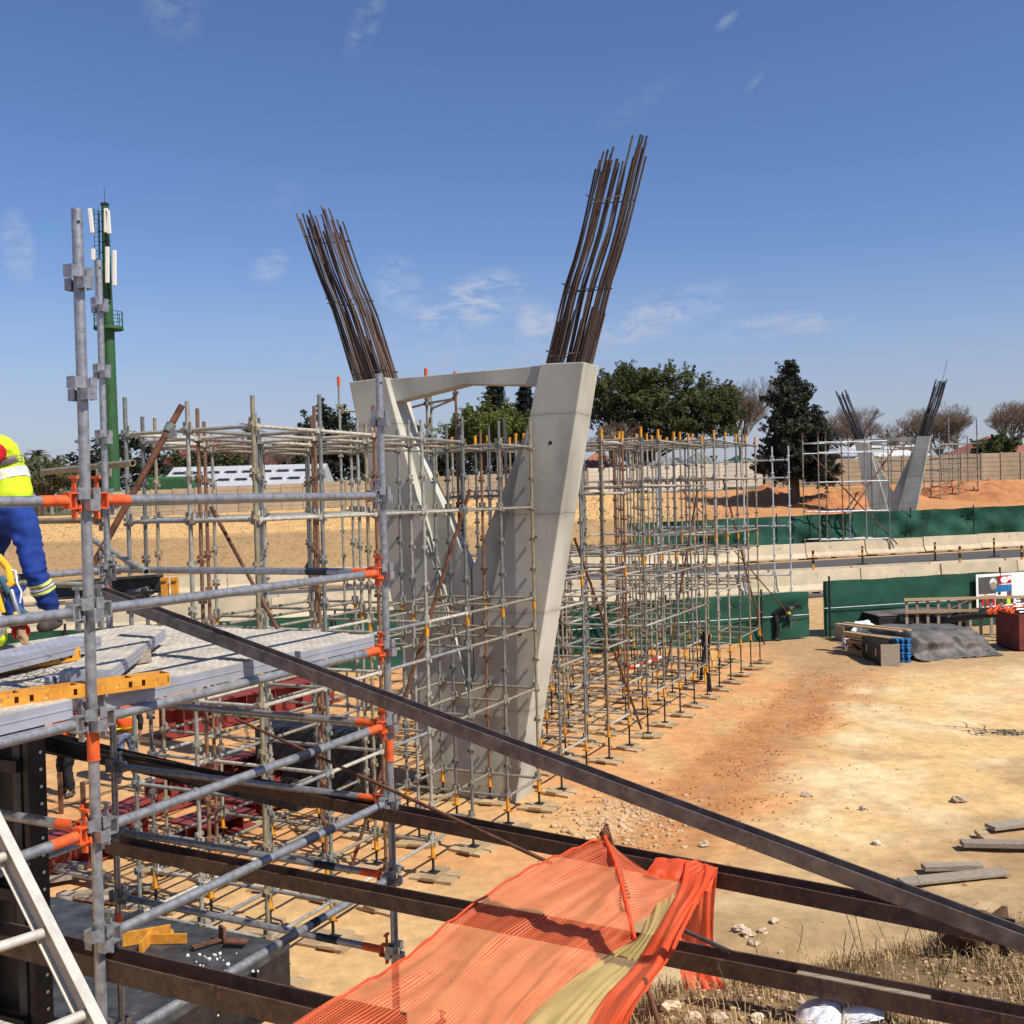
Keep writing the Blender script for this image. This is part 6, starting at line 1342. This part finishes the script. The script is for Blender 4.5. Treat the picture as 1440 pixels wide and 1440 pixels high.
# ------------------------------------------------------------------ people
def skinned(name, m_, parent, chains, root, sub_=2, crease=0):
    """chains: list of lists of (point, radius); shared points are merged"""
    vs = []; rad = []; es = []
    def idx(p, r):
        for i, q in enumerate(vs):
            if (q - p).length < 1e-4: return i
        vs.append(p); rad.append(r); return len(vs) - 1
    for ch in chains:
        last = None
        for p, r in ch:
            i = idx(V(p), r)
            if last is not None and last != i: es.append((last, i))
            last = i
    me = bpy.data.meshes.new(name); me.from_pydata([tuple(v) for v in vs], es, []); o = bpy.data.objects.new(name, me); C.objects.link(o)
    o.modifiers.new('skin', 'SKIN').use_smooth_shade = True
    if not me.skin_vertices: pass
    for i, s_ in enumerate(me.skin_vertices[0].data):
        r = rad[i]; s_.radius = (r, r) if not isinstance(r, tuple) else r; s_.use_root = (vs[i] - V(root)).length < 1e-4
    ss = o.modifiers.new('sub', 'SUBSURF'); ss.levels = sub_; ss.render_levels = sub_
    me.materials.append(MT[m_])
    dg = bpy.context.evaluated_depsgraph_get(); dg.update(); nm = bpy.data.meshes.new_from_object(o.evaluated_get(dg)); nm.name = name; nm.polygons.foreach_set('use_smooth', [True] * len(nm.polygons))
    o.modifiers.clear()
    if crease:
        for v in nm.vertices:
            p = v.co; k = 1 - 2 * abs(noise.noise(V((p.x * 6 + p.z * 3, p.y * 6, p.z * 17)))); k2 = noise.noise(V((p.x * 22, p.y * 22, p.z * 9))); v.co = p + v.normal * crease * (k * 1.0 + k2 * .8 - .4)
    o.data = nm; o.data.materials.clear(); o.data.materials.append(MT[m_])
    if parent is not None: o.parent = parent; o.matrix_parent_inverse = parent.matrix_basis.inverted()
    return o
def hand_chains(w_, d, side, s=1.0):
    d = V(d).normalized(); side = V(side).normalized(); up = d.cross(side); palm = w_ + d * .07 * s; ch = [[(w_, .028 * s), (palm, .034 * s)]]
    for k, (o, l) in enumerate(((-.030, .068), (-.010, .078), (.011, .074), (.030, .058))):
        b = palm + side * o * s + d * .015 * s; ch.append([(palm, .034 * s), (b + d * .012, .010 * s), (b + d * l * .5 * s - up * .006, .009 * s), (b + d * l * s - up * .02 * s, .007 * s)])
    ch.append([(w_ + d * .03 * s, .026 * s), (w_ + d * .05 * s - side * .045 * s, .011 * s), (w_ + d * .09 * s - side * .058 * s, .009 * s)]); ch[0] = [(w_, .028 * s), (w_ + d * .03 * s, .026 * s), (palm, .034 * s)]; return ch
def person(lab, J, cloth, s=1.0, loc=None, face=None):
    """J: joints in world space; cloth: dict of part -> material"""
    e = empty('person', loc or J['pelvis'], lab, 'person'); g = lambda k: V(J[k])
    ud = lambda a, b: (g(b) - g(a)).normalized()
    sh = (g('shr') - g('shl')).normalized()
    body = [[(g('pelvis'), .12 * s), (g('spine'), .115 * s), (g('chest'), .135 * s), (g('neck'), .055 * s), (g('head'), .085 * s), (g('head') + ud('neck', 'head') * .09 * s, .07 * s)]]
    for q in 'rl':
        body.append([(g('pelvis'), .12 * s), (g('hip' + q), .088 * s), (g('knee' + q), .056 * s), (g('ankle' + q), .038 * s), (g('toe' + q), .030 * s)])
        body.append([(g('chest'), .135 * s), (g('sh' + q), .058 * s), (g('elb' + q), .042 * s), (g('wri' + q), .028 * s)])
        body += hand_chains(g('wri' + q), g('wri' + q) - g('elb' + q), sh if q == 'r' else -sh, s)
    if face is not None: body.append([(g('head'), .085 * s), (g('head') + V(face) * .10 * s, .016 * s)])
    skinned('body', cloth.get('skin', 'skin'), e, body, g('pelvis'), 1)
    tr = [[(g('pelvis') + ud('pelvis', 'spine') * .06, .132 * s), (g('pelvis'), .140 * s)]]
    for q in 'rl': kn = g('knee' + q); hp = g('hip' + q); an = g('ankle' + q); tr.append([(g('pelvis'), .140 * s), (hp, .108 * s), (hp.lerp(kn, .5), .098 * s), (kn, .078 * s), (kn.lerp(an, .5), .078 * s), (an + (kn - an).normalized() * .03, .070 * s)])
    skinned('trousers', cloth['trousers'], e, tr, g('pelvis'), 3 if 'blue' in lab else 2, .016)
    tp = [[(g('pelvis') + ud('pelvis', 'spine') * .03, .140 * s), (g('spine'), .165 * s), (g('chest'), .195 * s), (g('neck') - ud('chest', 'neck') * .05, .095 * s)]]
    for q in 'rl': tp.append([(g('chest'), .195 * s), (g('sh' + q), .080 * s), (g('sh' + q).lerp(g('elb' + q), .35), .070 * s)])
    skinned('vest' if 'vest' in cloth else 'shirt', cloth.get('vest', cloth.get('shirt')), e, tp, g('pelvis') + ud('pelvis', 'spine') * .03, 3 if 'blue' in lab else 2, .012)
    for q in 'rl':
        skinned('sleeve', cloth['sleeve'], e, [[(g('sh' + q), .074 * s), (g('sh' + q).lerp(g('elb' + q), .5), .066 * s), (g('elb' + q), .058 * s), (g('elb' + q).lerp(g('wri' + q), .92), .040 * s)]], g('sh' + q), 2, .010)
        an, to = g('ankle' + q), g('toe' + q); f = (to - an); f.z = 0; f = f.normalized() if f.length > .01 else V((0, -1, 0)); zf = to.z
        skinned('boot', cloth.get('boot', 'boot'), e, [[(an + V((0, 0, .07)), .056 * s), (an, .055 * s), (V((an.x, an.y, zf + .015)) - f * .05, .042 * s), (V((an.x, an.y, zf + .015)) + f * .07, .046 * s), (V((an.x, an.y, zf + .01)) + f * .16, .040 * s)]], an + V((0, 0, .07)), 2)
    if 'helmet' in cloth:
        h = g('head') + ud('neck', 'head') * .045 * s; a = MB(); u = ud('neck', 'head'); x_ = u.cross(V((0, 1, .01))).normalized(); y_ = x_.cross(u); M_ = Matrix((x_, y_, u)).transposed(); vs = []
        for j in range(8):
            th = j / 7 * PI * .52
            for i in range(20): ph = 2 * PI * i / 20; vs.append(h + M_ @ V((math.sin(th) * math.cos(ph) * .118, math.sin(th) * math.sin(ph) * .138, math.cos(th) * .115)) * s)
        for i in range(20): ph = 2 * PI * i / 20; vs.append(h + M_ @ V((math.cos(ph) * .135, math.sin(ph) * .160, -.012)) * s)
        a.add(vs, [(j * 20 + i, (j + 1) * 20 + i, (j + 1) * 20 + (i + 1) % 20, j * 20 + (i + 1) % 20) for j in range(8) for i in range(20)], True); a.build('helmet', cloth['helmet'], e)
    return e
def band(e, c, ax, r, h, m_, sy=1.0, nm='reflective_band'):
    ax = V(ax).normalized(); u = ax.cross(V((0, 1, .01))).normalized(); w_ = ax.cross(u); a = MB(); vs = []; n = 32; trees = []
    for ch in e.children:                                     # wrap the band round the cloth it is sewn on
        if ch.type == 'MESH' and ch.name.split('.')[0] in ('vest', 'shirt', 'trousers', 'sleeve'): trees.append(BVHTree.FromPolygons([v.co.copy() for v in ch.data.vertices], [tuple(p.vertices) for p in ch.data.polygons]))
    for t in (-.5, -.25, 0, .25, .5):
        row = []
        for i in range(n):
            an = 2 * PI * i / n; dd = u * math.cos(an) + w_ * math.sin(an); o = V(c) + ax * h * t; far = 0
            for tr_ in trees:
                hit = tr_.ray_cast(o + dd * r * 1.45, -dd, r * 1.4)
                if hit[0] is not None: far = max(far, (hit[0] - o).length)
            row.append(far or r)
        row = [max(min(row[(i - 1) % n] * .25 + row[i] * .5 + row[(i + 1) % n] * .25, r * 1.4), row[i] * .99) + .006 for i in range(n)]
        for i in range(n): an = 2 * PI * i / n; vs.append(V(c) + ax * h * t + (u * math.cos(an) + w_ * math.sin(an)) * row[i])
    a.add(vs, [(j * n + i, j * n + (i + 1) % n, (j + 1) * n + (i + 1) % n, (j + 1) * n + i) for j in range(4) for i in range(n)], True); return a.build(nm, m_, e)
zd = ZD + .08
# man standing on the deck, leaning left, only his back half in the picture
Dp = 7.45; hp = at(22, 726, Dp)
J = dict(pelvis=at(24, 726, Dp), spine=at(12, 690, Dp + .05), chest=at(-8, 645, Dp + .1), neck=at(-20, 603, Dp + .12), head=at(-27, 583, Dp + .1), hipr=at(34, 738, Dp - .03), kneer=at(50, 806, Dp - .12), ankler=at(76, 874, Dp), toer=at(60, 889, Dp - .12),
         hipl=at(2, 738, Dp + .12), kneel=at(-22, 800, Dp + .3), anklel=at(-48, 866, Dp + .45), toel=at(-66, 874, Dp + .3), shr=at(3, 626, Dp - .10), shl=at(-44, 628, Dp + .25), elbr=at(-34, 672, Dp - .28), elbl=at(-84, 680, Dp + .2), wrir=at(-80, 715, Dp - .3), wril=at(-116, 715, Dp + .1))
J['ankler'].z = zd + .10; J['toer'].z = zd + .03; J['anklel'].z = zd + .10; J['toel'].z = zd + .03
e = person('man in blue trousers and yellow hi-vis vest with red sleeves, leaning over on the deck at the left edge', J, dict(trousers='blue_cloth', vest='hivis', sleeve='red_cloth', helmet='helmet'), .97, face=(-.9, -.2, -.3))
e['label'] = 'man in blue trousers and yellow hi-vis vest leaning over on the raised deck'
ax = (J['chest'] - J['spine']).normalized()
band(e, J['spine'].lerp(J['chest'], .20), ax, .180, .06, 'reflective'); band(e, J['spine'].lerp(J['chest'], .52), ax, .185, .07, 'grey_tape'); band(e, J['spine'].lerp(J['chest'], .86), ax, .19, .06, 'reflective')
ax = (J['ankler'] - J['kneer']).normalized(); band(e, J['kneer'].lerp(J['ankler'], .22), ax, .084, .022, 'tape_lime'); band(e, J['kneer'].lerp(J['ankler'], .30), ax, .0845, .018, 'reflective'); band(e, J['kneer'].lerp(J['ankler'], .38), ax, .0845, .022, 'tape_lime')
# man crouching in front with a safety harness
Dp = 6.75
J = dict(pelvis=at(-36, 870, Dp), spine=at(-22, 838, Dp), chest=at(-6, 826, Dp - .05), neck=at(-12, 850, Dp - .28), head=at(-24, 868, Dp - .40), hipr=at(-26, 890, Dp - .1), kneer=at(4, 905, Dp - .35), ankler=at(-40, 925, Dp - .2), toer=at(-30, 935, Dp - .35),
         hipl=at(-56, 885, Dp + .15), kneel=at(-80, 900, Dp - .2), anklel=at(-85, 920, Dp + .1), toel=at(-85, 930, Dp - .1), shr=at(14, 838, Dp - .1), shl=at(-34, 826, Dp + .1), elbr=at(24, 872, Dp - .15), elbl=at(-55, 880, Dp - .2), wrir=at(30, 890, Dp - .3), wril=at(-50, 912, Dp - .4))
for q in 'rl': J['ankle' + q].z = zd + .09; J['toe' + q].z = zd + .03
J['knee' + 'r'].z = zd + .12; J['kneel'].z = zd + .12
e = person('man in blue jacket with yellow safety harness crouching on the deck at the left edge', J, dict(trousers='hivis', shirt='blue_cloth', sleeve='blue_cloth', helmet='helmet', skin='glove'), 1.02)
for pts, m_, r_ in (([(-2, 783, 6.62), (12, 800, 6.50), (16, 820, 6.45), (8, 826, 6.45)], 'harness', .022), ([(-20, 815, 6.5), (-4, 836, 6.42), (4, 862, 6.4)], 'harness', .018), ([(0, 812, 6.46), (14, 836, 6.42), (24, 855, 6.40), (42, 868, 6.42)], 'strap_blue', .020), ([(16, 830, 6.40), (22, 850, 6.38), (28, 868, 6.38)], 'steel_bright', .014), ([(20, 862, 6.36), (30, 874, 6.36)], 'harness', .014)):
    a = MB(); a.path([at(*q) for q in pts], r_, 8); a.build('harness_strap', m_, e)
a = MB(); a.path([at(10, 800, 6.50), at(22, 803, 6.48), at(24, 820, 6.46), at(30, 832, 6.47), at(28, 848, 6.47)], .006, 6); a.build('jacket_piping', 'white', e)
band(e, J['wrir'].lerp(J['elbr'], .2), J['wrir'] - J['elbr'], .048, .035, 'red_cloth', nm='glove_cuff')
# men on the ground under the deck
def stander(x, y, lab, cl, D=None, bend=0, s=1.0, az=0.3, reach=0):
    B = atz(x, y, 0); u = V((math.cos(az), math.sin(az), 0)); f = V((math.sin(az), -math.cos(az), 0)); P_ = lambda a_, b_, z: V((B.x, B.y, 0)) + u * a_ * s + f * b_ * s + V((0, 0, z * s)); b = bend
    J = dict(pelvis=P_(0, -.1 * b, .92 - .05 * b), spine=P_(0, .05 + .18 * b, 1.10 - .12 * b), chest=P_(0, .03 + .42 * b, 1.30 - .26 * b), neck=P_(0, .05 + .62 * b, 1.48 - .40 * b), head=P_(0, .08 + .74 * b, 1.62 - .50 * b), hipr=P_(-.10, 0, .86), kneer=P_(-.12, .06, .48), ankler=P_(-.13, 0, .09), toer=P_(-.14, .12, .03), hipl=P_(.10, 0, .86), kneel=P_(.14, .08, .48), anklel=P_(.16, .03, .09), toel=P_(.18, .15, .03),
             shr=P_(-.19, .04 + .45 * b, 1.40 - .32 * b), shl=P_(.19, .04 + .45 * b, 1.40 - .32 * b), elbr=P_(-.27, .04 + .42 * b, 1.12 - .33 * b), elbl=P_(.28, .04 + .42 * b, 1.12 - .33 * b), wrir=P_(-.22, .20 + .30 * b, .92 - .42 * b), wril=P_(.24, .18 + .30 * b, .92 - .42 * b))
    return person(lab, J, cl, s, loc=(B.x, B.y, 0), face=f * .9), J
e, J = stander(178, 1098, 'man in orange and yellow vest and blue jeans standing on the sand under the deck', dict(trousers='jeans', vest='hiorange', sleeve='dark_cloth', helmet='helmet'), az=.5); band(e, J['chest'] + V((0, 0, -.02)), (0, 0, 1), .172, .13, 'hivis'); band(e, J['spine'] + V((0, 0, -.08)), (0, 0, 1), .158, .03, 'hivis')
e, J = stander(96, 1118, 'man in dark trousers standing behind the tall near standard', dict(trousers='dark_cloth', vest='hiorange', sleeve='dark_cloth', helmet='helmet'), az=-.6)
e, J = stander(1091, 901, 'distant worker in dark overalls bending down in front of the green netting', dict(trousers='dark_cloth', shirt='dark_cloth', sleeve='dark_cloth', helmet='dark_cloth'), bend=.9, az=1.35); band(e, J['shr'].lerp(J['elbr'], .5), J['elbr'] - J['shr'], .085, .09, 'hivis')
# stake, boards and trestle near the men
for (x0, y0, x1, y1, r_, lab) in ((83, 1092, 86, 1145, .03, 'thin brown stake standing in the sand near the man in dark trousers'), (115, 1160, 118, 1112, .02, 'short stake beside the near red girder')):
    B = atz(x1, max(y0, y1), 0); a = MB(); a.box(B + V((0, 0, .35)), (.07, .05, .7)); tag(a.build('stake', 'rusty'), lab, 'stake')
rr = random.Random(12)
for i in range(10):
    x, y = rr.uniform(60, 205), rr.uniform(1205, 1300); p = atz(x, y, 0)
    if ground_z(p.x, p.y) > .05: continue
    a = MB(); a.box(p + V((0, 0, .05 + .02 * i)), (rr.uniform(.5, 1.3), .14, .05), Matrix.Rotation(rr.uniform(-.5, .6), 3, 'Z')); tag(a.build('loose_board', 'timber_grey'), 'grey board in the loose litter of timber under the near scaffold', 'board', 'litter of boards under the near scaffold')

# young bare tree just outside the frame at the right, whose thin shadow falls across the sand
B = atz(1492, 1038, 0); e = empty('sapling', B, 'slender bare sapling beyond the right edge, throwing a thin shadow on the sand', 'tree'); a = MB(); B.z = ground_z(B.x, B.y); a.path([B, B + V((.03, .02, 1.2)), B + V((-.02, .05, 2.2)), B + V((.02, .05, 3.1))], .03, 6, rs=[.035, .028, .018, .008]); 
rr = random.Random(2)
for z in (1.0, 1.3, 1.7, 2.1, 2.4): an = rr.uniform(0, 6.28); p = B + V((0, .03, z)); a.path([p, p + V((math.cos(an) * .35, math.sin(an) * .35, .3)), p + V((math.cos(an) * .6, math.sin(an) * .6, .75))], .01, 4, rs=[.014, .01, .004])
a.build('trunk', 'bark', e); f = MB()
for k in range(4): leaf_cloud(f, B + V((rr.uniform(-.35, .1), rr.uniform(-.2, .2), .9 + .2 * k)), (.28, .28, .16), 60, .06, rr)
f.build('crown', 'leaf_olive', e)
# scattered offcuts and scraps around the stacked materials
rr = random.Random(44)
for i in range(14):
    x, y = rr.uniform(1186, 1262), rr.uniform(893, 926); p = atz(x, y, 0); h = .15 + .35 * rr.random(); L_ = rr.uniform(.4, 1.5); an = rr.uniform(0, 3.1); a = MB(); d_ = V((math.cos(an), math.sin(an), rr.uniform(-.2, .25))).normalized(); a.sweep([(-.05, -.03), (.05, -.03), (.05, .03), (-.05, .03)], p + V((0, 0, h)), p + V((0, 0, h)) + d_ * L_)
    tag(a.build('scrap_piece', rr.choice(['form', 'black_steel', 'timber_grey', 'plank', 'black_steel'])), 'scrap piece in the dark jumble between the steel forms and the blue-ended beams', 'scrap', 'jumble of scrap by the steel forms')
